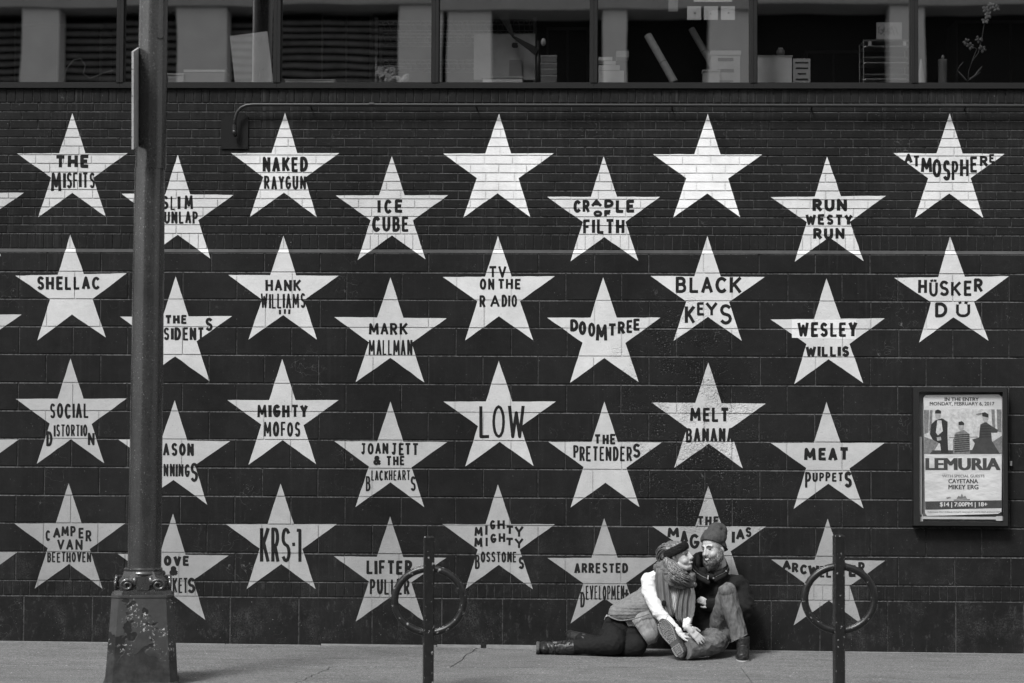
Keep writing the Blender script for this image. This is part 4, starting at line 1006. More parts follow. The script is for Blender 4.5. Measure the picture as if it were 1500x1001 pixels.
# plate sign seen edge-on, strapped to the left of the post
sg_ = thing('street_sign', 'scratched metal street sign seen almost edge-on at the left of lamp post', 'sign', P(198, 218, LPY))
e0, e1 = P(204.2, 73, LPY+.02), P(192, 77, LPY-.45)
def signpt(t_, py0, py1, v): 
    a = P(204.0+(195.8-204.0)*t_, py0+(py1-py0)*v, LPY-.02-.40*t_); return a
q = [signpt(0, 70, 214, 1), signpt(1, 76, 219, 1), signpt(1, 76, 219, 0), signpt(0, 70, 214, 0)]
q[0].x -= .0; dn = Vector((-.012, -.002, 0))
s = M(); s.hexa([q[0], q[1], q[1]+dn, q[0]+dn, q[3], q[2], q[2]+dn, q[3]+dn]); s.build('plate', simple('sign_back', .30, .5, .2, 12, speck=(60, .66, .08)), sg_)
s = M(); s.box(q[0].x-.004, q[0].x+.06, LPY-.04, LPY+.03, q[0].z+.06, q[0].z+.09); s.box(q[0].x-.004, q[0].x+.06, LPY-.04, LPY+.03, q[3].z-.09, q[3].z-.06); s.build('bracket', M_post, sg_)

# ------------------------------------------------------------------ cycle hoops
M_rack = simple('rack_black_paint', .011, .34, .3, 30, .4, 90, .002, spec=.4, speck=(48, .67, .22))
def hoop(px, ytop, rcx, rcy, Y, label):
    a = P(px, ytop, Y); hw = 7.6*mp(Y); o = thing('bike_rack', label, 'bike rack', (a.x, Y, gz(a.x)), 'post and ring bike racks')
    s = M(); g0 = gz(a.x)-.05; c = .006; rings = []
    for z, h in ((g0, hw), (a.z-.004, hw), (a.z, hw-.004)): rings.append(oct_ring(a.x, Y, z, h, c, math.radians(8)))
    loft(s, rings); s.build('post', M_rack, o)
    s = M(); s.box(a.x-hw+.006, a.x+hw-.006, Y-hw+.006, Y+hw-.006, a.z+.0005, a.z+.003); s.build('cap', M_pipe, o)
    rc = P(rcx, rcy, Y); R1, R2 = 50.5*mp(Y), 46.5*mp(Y); n, k = 64, 16; s = M()
    for i in range(n):
        t_ = 2*math.pi*i/n; cx_, cz_ = R1*math.cos(t_), R2*math.sin(t_); d_ = Vector((math.cos(t_), 0, math.sin(t_)))
        for j in range(k):
            p_ = 2*math.pi*j/k; q_ = Vector((rc.x+cx_, Y, rc.z+cz_))+d_*.0225*math.cos(p_)+Vector((0, 1, 0))*.0225*math.sin(p_); s.v.append(tuple(q_))
    for i in range(n):
        for j in range(k): s.f.append((i*k+j, ((i+1) % n)*k+j, ((i+1) % n)*k+(j+1) % k, i*k+(j+1) % k))
    s.build('ring', M_rack, o, True)
    s = M()
    for zz in (R2, -R2): s.tube([(rc.x-hw-.004, Y, rc.z+zz), (rc.x+hw+.004, Y, rc.z+zz)], .026, 14)
    s.build('weld', M_rack, o, True)
hoop(628.5, 786.5, 628.8, 880, -2.55, 'black post and ring bike rack before the LIFTER PULLER star')
hoop(1228.5, 784.5, 1229.8, 877, -2.55, 'black post and ring bike rack before the ARCWELDER star')
# ------------------------------------------------------------------ people
def cloth(name, col, rough=.9, var=.12, scale=18, wv=220, bmp=.35, dist=.0015, streak=None, spec=.2):
    return simple(name, col, rough, var, scale, bmp, wv, dist, 0, spec, streak)
M_skin = simple('skin', .40, .5, .04, 30, .1, 200, .0006, 0, .4)
M_denim = cloth('denim', .108, .9, .30, 22, 160, .45, .002, streak=(1.0, (90, 40, 12), .22))
M_jacket = cloth('black_wool', .011, .95, .2, 12); M_beanie = cloth('knit_wool', .055, .95, .15, 30, 130, .8, .003, streak=(1.0, (260, 260, 8), .25))
M_beard = simple('beard_hair', .085, .8, .35, 70, .9, 160, .003, streak=(1.0, (180, 120, 40), .4))
M_leg = cloth('black_leggings', .006, .85, .15, 12, spec=.25); M_sleeve = cloth('white_knit', .58, .9, .04, 20, 200, .3, .001)
M_vest = cloth('quilted_grey', .155, .9, .22, 45, 90, .9, .004); M_dress = cloth('grey_jersey', .19, .9, .12, 24, streak=(1.0, (40, 40, 9), .2))
M_scarf = cloth('soft_scarf', .105, .95, .14, 20, 170, .5, .002, streak=(1.0, (60, 60, 8), .22)); M_shirt = cloth('white_shirt', .55, .9, .06, 20)
M_band = cloth('black_knit_band', .010, .95, .3, 30, 120, .8, .003); M_hair = simple('light_brown_hair', .12, .42, .35, 60, .3, 200, .001, 0, .6, streak=(1.0, (90, 90, 30), .4))
M_boot = simple('worn_black_leather', .018, .42, .45, 22, .3, 90, .002, spec=.35); M_sole = simple('rubber_sole', .05, .8, .25, 40, .3, 160, .002); M_tread = simple('worn_tread', .20, .85, .3, 50); M_welt = simple('pale_welt', .26, .7)
M_pale = simple('pale_trim', .40, .6); M_eye = simple('eye_dark', .03, .4); M_teeth = simple('teeth', .75, .4, .02)
M_lip = simple('lip', .26, .5, .05); M_zip = simple('zip_metal', .5, .35, .1, metal=.8); M_seam = cloth('seam_thread', .07)
Wp = lambda x, y, Y: P(x, y, Y)
def blob(name, build, vox, mat, parent, smooth=3, wr=None, cuts=None, deform=None, **props):
    """one closed organic surface: overlapping tapered volumes fused, smoothed and given folds"""
    s = M(); build(s); me = s.mesh(name, recalc=False)
    o = bpy.data.objects.new('tmp', me); COL.objects.link(o)
    md = o.modifiers.new('r', 'REMESH'); md.mode = 'VOXEL'; md.voxel_size = vox; md.adaptivity = 0
    if smooth: ms = o.modifiers.new('s', 'SMOOTH'); ms.iterations = smooth; ms.factor = .5
    dg = bpy.context.evaluated_depsgraph_get(); dg.update()
    out = bpy.data.meshes.new_from_object(o.evaluated_get(dg)); bpy.data.objects.remove(o)
    n = len(out.vertices)
    co = np.empty(n*3); out.vertices.foreach_get('co', co); co = co.reshape(-1, 3)
    if wr:
        no = np.empty(n*3); out.vertices.foreach_get('normal', no); no = no.reshape(-1, 3)
        for amp, sc_, ridge in wr:
            v = np.array([noise.noise(Vector((p[0]*sc_[0]+3, p[1]*sc_[1]+7, p[2]*sc_[2]))) for p in co])
            if ridge: v = .5-np.abs(v)*2.2
            co = co+no*(v*amp)[:, None]
    if cuts:
        for p, nn in cuts:
            nn = np.array(Vector(nn).normalized()); d = (co-np.array(p))@nn; k = d > 0; co[k] -= np.outer(d[k], nn)
    if deform: co = deform(co)
    out.vertices.foreach_set('co', co.ravel()); out.name = name; out.materials.clear(); out.shade_smooth(); out.update()
    return link(name, out, mat, parent, **props)
def chain(s, pts):
    for (p, r), (q, r2) in zip(pts[:-1], pts[1:]): s.capsule(p, r, q, r2)
def frame(f, u):
    f = Vector(f).normalized(); u = Vector(u); r = f.cross(u).normalized(); u = r.cross(f).normalized()
    return Matrix((r, f, u)).transposed()          # local x = person's right, y = forward, z = up
class Head:
    def __init__(h, c, f, u, k=1.0): h.c = Vector(c); h.R = frame(f, u); h.k = k
    def p(h, x, y, z): return h.c + h.R @ (Vector((x, y, z))*h.k)
    def e(h, s, c, r): s.ell(h.p(*c), tuple(a*h.k for a in r), h.R)
    def cap(h, s, a, r0, b, r1): s.capsule(h.p(*a), r0*h.k, h.p(*b), r1*h.k)
    def build(h, s, smile=.02, female=False):
        h.e(s, (0, -.012, .035), (.073, .092, .082)); h.e(s, (0, .028, -.022), (.060, .062, .082))
        h.e(s, (0, .045, -.085), (.034 if female else .042, .036, .028)); h.e(s, (0, .058 if female else .062, -.100), (.018, .018, .015))
        h.cap(s, (0, .086, .018), .0085, (0, .104 if female else .108, -.026), .0105)
        h.cap(s, (0, .07, .0), .02, (0, .086, -.028), .018)
        for q in (-1, 1):
            h.e(s, (q*.010, .095, -.030), (.008, .008, .006)); h.cap(s, (q*.012, .080, .028), .009, (q*.042, .066, .026), .009)
            h.e(s, (q*.034, .048 if female else .052, -.034), (.025, .030, .030)); h.e(s, (q*.072, -.014, -.022), (.007, .016, .024))
            h.cap(s, (q*.052, .002, -.05), .026, (q*.026, .040, -.085), .026)
        if not female: h.cap(s, (-.018, .088, -.054), .006, (.018, .088, -.054), .006); h.cap(s, (-.016, .086, -.068), .0065, (.016, .086, -.068), .0065)
        else: h.cap(s, (-.014, .076, -.060), .010, (.014, .076, -.060), .010)
        h.cap(s, (0, -.02, -.05), .052, (0, -.035, -.13), .053)
def hand(s, wrist, d, nrm, sc=1.0, spread=.16, curl=.35, flip=1, r=.0085):
    """palm, four unequal bent fingers and a thumb; d = pointing direction, nrm = back of the hand"""
    d = Vector(d).normalized(); nrm = Vector(nrm); nrm = (nrm-d*nrm.dot(d)).normalized(); t = d.cross(nrm)*flip; w = Vector(wrist)
    s.capsule(w-d*.01, .024*sc, w+d*.03*sc, .024*sc)
    for k in (-1.1, -.35, .35, 1.1): s.capsule(w+d*.02*sc+t*k*.012*sc, .014*sc, w+d*.078*sc+t*k*.021*sc, .0115*sc)
    for k, L in ((-1.15, .066), (-.38, .076), (.38, .072), (1.15, .056)):
        b = w+d*.078*sc+t*k*.021*sc; dd = (d+t*k*spread).normalized(); c = curl*.5
        p1 = b+(dd*math.cos(c)-nrm*math.sin(c))*L*.45*sc; p2 = p1+(dd*math.cos(c*2.2)-nrm*math.sin(c*2.2))*L*.32*sc; p3 = p2+(dd*math.cos(c*3)-nrm*math.sin(c*3))*L*.24*sc
        chain(s, [(b, r*1.1*sc), (p1, r*sc), (p2, r*.92*sc), (p3, r*.8*sc)])
    b = w+d*.018*sc-t*.026*sc; p1 = b+(d*.75-t*.6-nrm*.2).normalized()*.038*sc; p2 = p1+(d-t*.25-nrm*.25).normalized()*.030*sc
    chain(s, [(b, .0135*sc), (p1, .0105*sc), (p2, .0085*sc)])
def ribbon(name, path, wdir, nrm, mat, parent, folds=3, amp=.008, th=.006, m_=30, ph=0):
    """hanging cloth with folds: path = [(point, half width)]"""
    s = M(); n = len(path); wdir = Vector(wdir).normalized(); nrm = Vector(nrm).normalized()
    for side in (0, 1):
        for i, (p, hw) in enumerate(path):
            for j in range(m_+1):
                t_ = j/m_; a = amp*math.sin(2*math.pi*folds*t_+ph+i*.25)*(1-.3*math.cos(i*1.1)); edge = -.012*(abs(2*t_-1)**3)
                s.v.append(tuple(Vector(p)+wdir*hw*(2*t_-1)+nrm*(a+edge+(0 if side == 0 else -th))))
    S = n*(m_+1)
    for i in range(n-1):
        for j in range(m_):
            a = i*(m_+1)+j; s.f.append((a, a+1, a+m_+2, a+m_+1)); s.f.append((S+a+m_+1, S+a+m_+2, S+a+1, S+a))
    for j in range(m_): s.f.append((j+1, j, S+j, S+j+1)); a = (n-1)*(m_+1)+j; s.f.append((a, a+1, S+a+1, S+a))
    for i in range(n-1):
        a = i*(m_+1); s.f.append((a, a+m_+1, S+a+m_+1, S+a)); a += m_; s.f.append((a+m_+1, a, S+a, S+a+m_+1))
    o = s.build(name, mat, parent, True); return o
def tubes(name, paths, r, mat, parent, n=6):
    s = M()
    for p in paths: s.tube(p, r if not callable(r) else [r(i/(len(p)-1)) for i in range(len(p))], n)
    return s.build(name, mat, parent, True)
def smooth_path(pts, k=6):
    out = []; pts = [Vector(p) for p in pts]
    for i in range(len(pts)-1):
        p0, p1, p2, p3 = pts[max(i-1, 0)], pts[i], pts[i+1], pts[min(i+2, len(pts)-1)]
        for j in range(k):
            t = j/k; out.append(.5*((2*p1)+(p2-p0)*t+(2*p0-5*p1+4*p2-p3)*t*t+(3*p1-p0-3*p2+p3)*t**3))
    out.append(pts[-1]); return out
def shoe(parent, heel, fwd, up, name, shaft=.13, L=.29, lug=False, shaft_r=.050, strap=False, w=1.0):
    """boot in its own frame: heel point on the sole plane, fwd = heel to toe, up = away from the sole"""
    R = frame(fwd, up); h = Vector(heel); q = lambda x, y, z: h+R @ Vector((x, y, z))
    def b(s):
        chain(s, [(q(0, .045, .048), .040*w), (q(0, .12, .052), .043*w), (q(0, .19, .040), .042*w), (q(0, L-.05, .034), .037*w)])
        s.ell(q(0, L-.085, .030), (.049*w, .065, .030), R)
        chain(s, [(q(0, .050, .05), .044*w), (q(0, .06, .10), .046*w), (q(0, .055, .10+shaft), shaft_r)])
    n_ = Vector(R @ Vector((0, 0, -1)))
    bt = blob(name, b, .005, M_boot, parent, 2, wr=[(.003, (40, 40, 60), True)], cuts=[(q(0, 0, .006), n_), (q(0, .05, .10+shaft), -n_)])
    out = []
    for i in range(36):
        a = 2*math.pi*i/36; y = L*.5+L*.5*math.sin(a)*1.02; t_ = y/L
        ww = (.034+.014*math.exp(-((t_-.72)/.22)**2)-.004*math.exp(-((t_-.4)/.12)**2))*w
        x = ww*math.copysign(abs(math.cos(a))**.75, math.cos(a)); out.append((x, y))
    s = M(); n = len(out)
    for z, k in ((-.016, .97), (-.012, 1.02), (.008, 1.04), (.012, .99)):
        s.v += [tuple(q(x*k, (y-L/2)*(1+(k-1)*.5)+L/2, z)) for x, y in out]
    for i in range(3):
        for j in range(n): s.f.append((i*n+j, i*n+(j+1) % n, (i+1)*n+(j+1) % n, (i+1)*n+j))
    s.f.append(tuple(reversed(range(n)))); s.f.append(tuple(range(3*n, 4*n)))
    s.build('sole', M_sole if lug else M_welt, bt)
    if lug:
        s = M(); lim = lambda y: (.034+.014*math.exp(-((y/L-.72)/.22)**2)-.004*math.exp(-((y/L-.4)/.12)**2))*w
        rot = Matrix((R.col[0], R.col[1], R.col[2])).transposed().to_4x4()
        def bx(x, y, a, b_, hgt, an=0):
            m4 = Matrix.Translation(q(x, y, 0)) @ rot @ Matrix.Rotation(an, 4, 'Z'); s.box(-a, a, -b_, b_, -.016-hgt, -.014, m4)
        y = .022
        while y < L-.012:
            if not (.085 < y < .125):
                l_ = lim(y)*(1-max(0, (y-L*.86)/(L*.14))**2*.6)*(1-max(0, (.05-y)/.05)**2*.4)
                for sg in (-1, 1): bx(sg*(l_-.006), y, .006, .0035, .005, sg*.25)
                x = -l_+.020
                while x < l_-.016: bx(x+random.uniform(-.001, .001), y+(.004 if int(x*1000) % 2 else 0), .0035, .0032, .004, .78); x += .0105
            y += .0105
        bx(0, .088, lim(.088)-.004, .002, .004)
        s.build('tread', M_tread, bt, kind='stuff')
    if strap:
        for z_ in (.115, .10+shaft-.03):
            ring = [q(.054*math.cos(2*math.pi*i/24), .055+.057*math.sin(2*math.pi*i/24), z_+.008*math.sin(2*math.pi*i/24)) for i in range(25)]
            s = M(); s.tube(ring, .007, 8, False); s.build('strap', M_boot, bt, True)
        c_ = q(.058, .06, .115); s = M(); s.box(-.006, .006, -.012, .012, -.010, .010, Matrix.Translation(c_)); s.build('buckle', M_zip, bt)
    return bt

# ---- the man
MAN = thing('person', 'bearded man in beanie and dark jacket sitting against the wall, one knee raised', 'person', (P(1050, 955, -.4).x, -.4, gz(1.1)), 'couple sitting on the pavement')
hm = Head(Wp(1045, 803, -.29), (-.68, -.72, -.18), (-.20, -.10, 1), .98)
pel = Wp(1046, 934, -.23)
def thin(f, pts): return [(p, q*f) for p, q in pts]
mans = dict(neck=(Wp(1047, 842, -.22), .056), chest=(Wp(1052, 868, -.19), .125), belly=(Wp(1049, 903, -.21), .12), pelvis=(pel, .115),
            shR=(Wp(1081, 857, -.20), .060), elR=(Wp(1086, 897, -.32), .046), wrR=(Wp(1042, 886, -.41), .028),
            shL=(Wp(1022, 856, -.16), .058), elL=(Wp(1004, 895, -.14), .044), wrL=(Wp(960, 902, -.14), .030),
            hipR=(Wp(1057, 935, -.26), .090), knR=(Wp(1065.5, 868, -.52), .052), anR=(Wp(1086, 936, -.55), .040),
            hipL=(Wp(1038, 936, -.27), .090), knL=(Wp(1050, 943, -.60), .056), anL=(Wp(1006, 951, -.73), .042))
JEAN = {'R': [(Wp(1054, 934, -.25), .115), (Wp(1060, 900, -.40), .088), (Wp(1065.5, 867.5, -.52), .066), (Wp(1072, 893, -.54), .062), (Wp(1079, 915, -.55), .060), (Wp(1083, 934, -.555), .060)],
        'L': [(Wp(1040, 934, -.27), .112), (Wp(1050, 941, -.46), .078), (Wp(1045, 945, -.56), .068), (Wp(1026, 948, -.66), .070), (Wp(1009, 950.5, -.71), .070)]}
def man_body(s):
    d = mans; hm.build(s); chain(s, [(hm.p(0, -.03, -.1), .052), d['neck'], d['chest'], d['belly'], d['pelvis']])
    for k in 'RL':
        chain(s, thin(.7, [(Wp(1052, 862, -.2), .1), d['sh'+k], d['el'+k]])+[d['wr'+k]]); chain(s, [d['pelvis']]+thin(.62, JEAN[k] if k == 'R' else JEAN[k][:-1]))
    hand(s, Wp(1041, 887, -.43), (-.75, -.15, .45), (-.2, -.9, .4), .74, .10, .9, 1, .0105)
    hand(s, Wp(960, 902, -.14), (-1, 0, -.1), (0, 1, .2), .9, .1, .4)
blob('body', man_body, .0038, M_skin, MAN, 4)
def grow(k, g): p, r = mans[k]; return (p, r+g)
def jacket(s):
    chain(s, [(Wp(1046, 846, -.21), .072), (Wp(1051, 868, -.20), .145), (Wp(1048, 900, -.22), .148), (Wp(1043, 922, -.25), .145)])
    s.ell(Wp(1040, 905, -.30), (.10, .08, .10)); s.ell(Wp(1058, 860, -.24), (.15, .10, .085))
    chain(s, [(Wp(1055, 856, -.20), .09), (Wp(1080, 860, -.20), .084), (Wp(1090, 880, -.26), .074), (Wp(1087, 896, -.33), .067), (Wp(1062, 893, -.40), .058), (Wp(1040, 885, -.41), .047)])
    chain(s, [(Wp(1045, 856, -.18), .08), (Wp(1022, 858, -.16), .078), (Wp(1006, 892, -.15), .066), (Wp(965, 902, -.14), .048)])
blob('jacket', jacket, .006, M_jacket, MAN, 3, wr=[(.012, (9, 9, 16), True), (.006, (22, 22, 30), False)])
col_pts = [(1037.5,846,-.395),(1027,841,-.385),(1018,833,-.365),(1014.5,823,-.32),(1020,815,-.26),(1034,812,-.18),(1050,814,-.15),(1059.5,820,-.19),(1063.5,829,-.25),(1059,837,-.33),(1048,843,-.385)]
cp = smooth_path([Wp(*q) for q in col_pts], 5)
def collar(s):
    up = Vector((0, 0, .014)); chain(s, [(p+up, .010) for p in cp[12:42]])
    chain(s, [(p, .013) for p in cp]); chain(s, [(p-Vector((0, 0, .026))+(p-Wp(1043, 825, -.25))*.08, .018) for p in cp])
    s.ell(Wp(1021, 826, -.25), (.034, .05, .070)); s.ell(Wp(1029, 825, -.19), (.034, .04, .070)); s.ell(Wp(1057, 829, -.21), (.028, .05, .05)); s.ell(Wp(1052, 836, -.22), (.075, .06, .05)); s.ell(Wp(1038, 846, -.32), (.06, .06, .03)); s.ell(Wp(1030, 840, -.31), (.035, .05, .045))
blob('collar', collar, .005, M_jacket, MAN, 1, wr=[(.003, (30, 30, 30), False)])
zp = [p+(p-Wp(1043, 830, -.25)).normalized()*.019 for p in cp]
tubes('zip', [zp[:12]], .0010, M_zip, MAN); tubes('zip', [zp[-11:]], .0010, M_zip, MAN)
s = M(); s.tube([Wp(1037.5, 843, -.415), Wp(1037, 849, -.42)], .004, 8); s.build('zip_pull', M_zip, MAN)
for x, y, Y in ((1045, 847, -.405), (1063.5, 836.5, -.335)):
    c = Wp(x, y, Y); s = M(); s.tube([c, c+Vector((0, -.008, 0))], .0065, 12); s.build('snap', M_zip, MAN)
s = M(); c = [Wp(1051, 835, -.33), Wp(1055, 829, -.31), Wp(1060, 822, -.28)]; s.tube(c, [.006, .008, .004], 8); s.build('shirt_collar', M_vest, MAN, True)
# jeans
def jR(s):
    chain(s, JEAN['R']+[(Wp(1084.5, 945, -.56), .060)]); s.capsule(Wp(1050, 935, -.3), .10, Wp(1062, 925, -.36), .08); s.ell(Wp(1065, 866, -.54), (.060, .055, .05))
cdir = (Wp(1083, 936, -.55)-Wp(1074, 900, -.54)).normalized()
blob('jeans_leg', jR, .005, M_denim, MAN, 3, wr=[(.007, (20, 20, 7), True), (.0025, (60, 60, 20), True)], cuts=[(Wp(1083.5, 935, -.56), Vector((.42, -.05, -.9)))])
def jL(s):
    chain(s, JEAN['L']+[(Wp(1000, 953, -.74), .066)]); s.ell(Wp(1018, 943, -.68), (.06, .05, .055))
blob('jeans_leg', jL, .005, M_denim, MAN, 3, wr=[(.009, (10, 10, 22), True), (.0025, (30, 30, 50), True)], cuts=[(Wp(1005, 952, -.72), Vector((-.8, -.55, .05))), (gpt(1, -.5, .004), (0, 0, -1))])
def ringpath(c, ax, r, n=30, e=1.0):
    ax = Vector(ax).normalized(); u = ax.orthogonal().normalized(); w = ax.cross(u); return [Vector(c)+(u*math.cos(2*math.pi*i/n)+w*math.sin(2*math.pi*i/n)*e)*r for i in range(n+1)]
tubes('hem', [ringpath(Wp(1083.0, 934.5, -.556), Vector((.42, -.05, -.9)), .062)], .0035, M_denim, MAN)
tubes('hem', [ringpath(Wp(1006.5, 951.5, -.715), Vector((-.8, -.55, .05)), .062)], .0035, M_denim, MAN)
tubes('side_seam', [smooth_path([Wp(1070, 860, -.592), Wp(1077, 885, -.600), Wp(1085, 905, -.602), Wp(1091, 926, -.60)])], .0022, M_seam, MAN)
# boots
shoe(MAN, Wp(1088.5, 962.5, -.52)+Vector((0, 0, .0)), (-.10, -1, -.06), (0, -.06, 1), 'boot', .05, .26, w=1.0, shaft_r=.046)
sole_n = Vector((-.50, -.84, .12)).normalized(); ft = (Wp(961, 922, -.76)-Wp(998, 966, -.74)); ft = (ft-sole_n*ft.dot(sole_n)).normalized()
shoe(MAN, Wp(1000, 962.5, -.76), ft, -sole_n, 'boot', .06, .305, lug=True, w=1.10)
# beanie, beard, face details
def beanie(s):
    hm.e(s, (0, -.022, .062), (.088, .104, .088)); hm.e(s, (0, -.085, .105), (.070, .062, .062)); hm.e(s, (0, -.060, .125), (.062, .062, .050)); hm.e(s, (0, -.030, .010), (.084, .084, .075)); hm.e(s, (0, -.046, -.020), (.076, .058, .062))
bn = Vector(hm.R @ Vector((0, .58, -.81)))
blob('beanie', beanie, .004, M_beanie, MAN, 3, wr=[(.004, (30, 30, 30), False), (.006, (14, 14, 14), True)], cuts=[(hm.p(0, .084, .084), bn)])
def beard(s):
    hm.e(s, (0, .046, -.096), (.060, .054, .044)); hm.e(s, (0, .052, -.122), (.046, .042, .038))
    for q in (-1, 1):
        hm.cap(s, (q*.066, .004, -.026), .017, (q*.060, .020, -.075), .025); hm.cap(s, (q*.058, .025, -.075), .022, (q*.030, .055, -.105), .026)
        hm.cap(s, (q*.004, .098, -.046), .0065, (q*.028, .084, -.058), .0075); hm.cap(s, (q*.028, .084, -.058), .0075, (q*.034, .074, -.085), .012)
blob('beard', beard, .0035, M_beard, MAN, 1, wr=[(.006, (90, 90, 40), False), (.004, (160, 160, 60), True)])
rnd = random.Random(9); hp = []
for k in range(380):
    a_ = rnd.uniform(-1, 1); x = .062*a_; y = .048+.046*math.sqrt(max(0, 1-a_*a_))*rnd.uniform(.7, 1.05); z = -.150+abs(a_)*.055+rnd.uniform(0, .022)
    p0 = hm.p(x*.9, y, z+.02); p1 = hm.p(x*1.0, y+.004, z); p2 = hm.p(x*1.02+rnd.uniform(-.004, .004), y+.001, z-.018); hp.append([p0, p1, p2])
tubes('beard_hair', hp, lambda t: .0012*(1-.6*t), M_beard, MAN, 4)['kind'] = 'stuff'
def face(h, root, woman=False):
    for q in ((-1, 1) if not woman else (1,)):
        s = M(); s.ell(h.p(q*.031, .0755 if not woman else .077, .008), (.010*h.k, .009*h.k, (.0032 if not woman else .0045)*h.k), h.R, 14, 8); s.build('eye', M_eye, root, True)
        br = [h.p(q*x, y, z) for x, y, z in ((.014, .091, .027), (.030, .086, .034), (.046, .073, .028))]
        s = M(); s.tube(br, [.0022, .0032, .0016], 6); s.build('eyebrow', M_beard if not woman else M_hair, root, True)
        s = M(); s.tube([h.p(q*.019, .083, .012), h.p(q*.031, .0865, .0165), h.p(q*.044, .075, .011)], [.0012, .0022, .0014], 6); s.build('eyelid', M_lip if not woman else M_eye, root, True)
        s = M(); s.tube([h.p(q*.006, .104, -.037), h.p(q*.010, .102, -.036)], .0035, 8); s.build('nostril', M_lip, root, True)
face(hm, MAN)
s = M(); s.tube([hm.p(x, y, z) for x, y, z in ((-.026, .082, -.052), (-.014, .094, -.061), (0, .098, -.063), (.014, .094, -.061), (.026, .082, -.052))], [.001, .004, .0048, .004, .001], 8); s.build('teeth', M_teeth, MAN, True)
s = M(); s.tube([hm.p(x, y, z) for x, y, z in ((-.026, .083, -.055), (-.014, .095, -.067), (0, .099, -.070), (.014, .095, -.067), (.026, .083, -.055))], [.001, .003, .0035, .003, .001], 8); s.build('lip', M_lip, MAN, True)

# ---- the woman
WOM = thing('person', 'smiling woman in headband, scarf and quilted vest leaning on the bearded man', 'person', (P(925, 958, -.4).x, -.4, gz(.6)), 'couple sitting on the pavement')
hw_ = Head(Wp(994.5, 816.5, -.43), (.84, -.48, .26), (-.30, -.05, 1), .94)
wd = dict(neck=(Wp(987, 842, -.41), .044), chest=(Wp(974, 868, -.38), .095), waist=(Wp(948, 895, -.36), .090), pelvis=(Wp(914, 926, -.33), .120),
          sR=(Wp(951, 845, -.44), .043), eR=(Wp(962, 894, -.57), .036), wR=(Wp(996, 930, -.66), .024),
          sL=(Wp(1010, 852, -.36), .043), eL=(Wp(1016, 892, -.48), .036), wL=(Wp(1006, 919, -.66), .024),
          h1=(Wp(908, 925, -.38), .10), k1=(Wp(905, 944, -.56), .062), a1=(Wp(842, 948, -.46), .036),
          h2=(Wp(925, 930, -.33), .10), k2=(Wp(931, 947, -.52), .062), a2=(Wp(846, 934, -.24), .036))
LEGG = {'1': [(Wp(908, 925, -.34), .132), (Wp(898, 936, -.45), .105), (Wp(900, 944, -.53), .078), (Wp(880, 946, -.50), .066), (Wp(858, 947, -.47), .056), (Wp(838, 948, -.455), .050), (Wp(822, 948.5, -.44), .046)],
        '2': [(Wp(920, 928, -.34), .120), (Wp(932, 946, -.50), .076), (Wp(920, 950, -.50), .062), (Wp(890, 947, -.36), .06), (Wp(852, 937, -.26), .048)]}
SLV = {'R': [(Wp(958, 846, -.43), .050), (Wp(950.5, 850, -.45), .056), (Wp(951, 866, -.49), .054), (Wp(958, 882, -.54), .050), (Wp(964.5, 897, -.58), .046), (Wp(976, 909, -.61), .042), (Wp(988, 922, -.65), .036), (Wp(995, 929, -.665), .034)],
       'L': [(Wp(1006, 855, -.37), .046), (Wp(1010, 875, -.40), .042), (Wp(1010, 893, -.45), .038), (Wp(1007, 908, -.55), .032), (Wp(1006, 917, -.66), .029)]}
def wbody(s):
    d = wd; hw_.build(s, female=True); chain(s, [(hw_.p(0, -.03, -.09), .044), d['neck'], d['chest'], d['waist'], d['pelvis']])
    for k in 'RL': chain(s, thin(.7, [(Wp(976, 862, -.39), .08)]+SLV[k][1:-1])+[d['w'+k]])
    for k in '12': chain(s, thin(.6, LEGG[k]))
    hand(s, Wp(997, 930.5, -.68), (.95, -.25, -.05), (.1, -.6, .9), .80, .05, .55, -1, .0085)
    hand(s, Wp(1008.5, 921, -.74), (.80, -.10, -.72), (.35, -.85, .35), .93, .13, .22, 1, .0078)
blob('body', wbody, .0036, M_skin, WOM, 4)
def leg1(s): chain(s, LEGG['1'])
def leg2(s): chain(s, LEGG['2'])
fl_cut = [(gpt(.5, -.5, .003), (0, 0, -1))]
blob('leggings', leg1, .005, M_leg, WOM, 4, wr=[(.003, (24, 24, 24), True)], cuts=fl_cut)
blob('leggings', leg2, .005, M_leg, WOM, 4, wr=[(.003, (24, 24, 24), True)], cuts=fl_cut)
def wboot(s):
    chain(s, [(Wp(843, 948, -.46), .053), (Wp(822, 949.5, -.44), .050), (Wp(806, 950, -.42), .047), (Wp(796, 950, -.40), .044)]); s.ell(Wp(797.5, 949.5, -.37), (.052, .115, .047))
wb = blob('boot', wboot, .0045, M_boot, WOM, 2, wr=[(.004, (40, 40, 30), True)], cuts=[(gpt(.3, -.4, .002), (0, 0, -1)), (Wp(841, 948, -.46), (1, 0, .15)), (Wp(788.5, 950, -.4), (-1, 0, 0))])
s = M(); c_ = Wp(788.5, 949.7, -.37)
for i_, (dx, k_) in enumerate(((-.014, .95), (-.010, 1.0), (.004, 1.0), (.010, .96))):
    s.v += [tuple(c_+Vector((dx, .115*k_*math.sin(2*math.pi*j/30), .046*k_*math.cos(2*math.pi*j/30)))) for j in range(30)]
for i_ in range(3):
    for j in range(30): s.f.append((i_*30+j, i_*30+(j+1) % 30, i_*30+30+(j+1) % 30, i_*30+30+j))
s.f.append(tuple(range(30))); s.f.append(tuple(range(90, 120))); s.build('sole', M_sole, wb, True)
for x_, r_, tl in ((812, .051, .25), (833, .055, -.1)):
    tubes('strap', [ringpath(Wp(x_, 949, -.432), Vector((1, 0, tl)), r_)], .006, M_boot, wb)
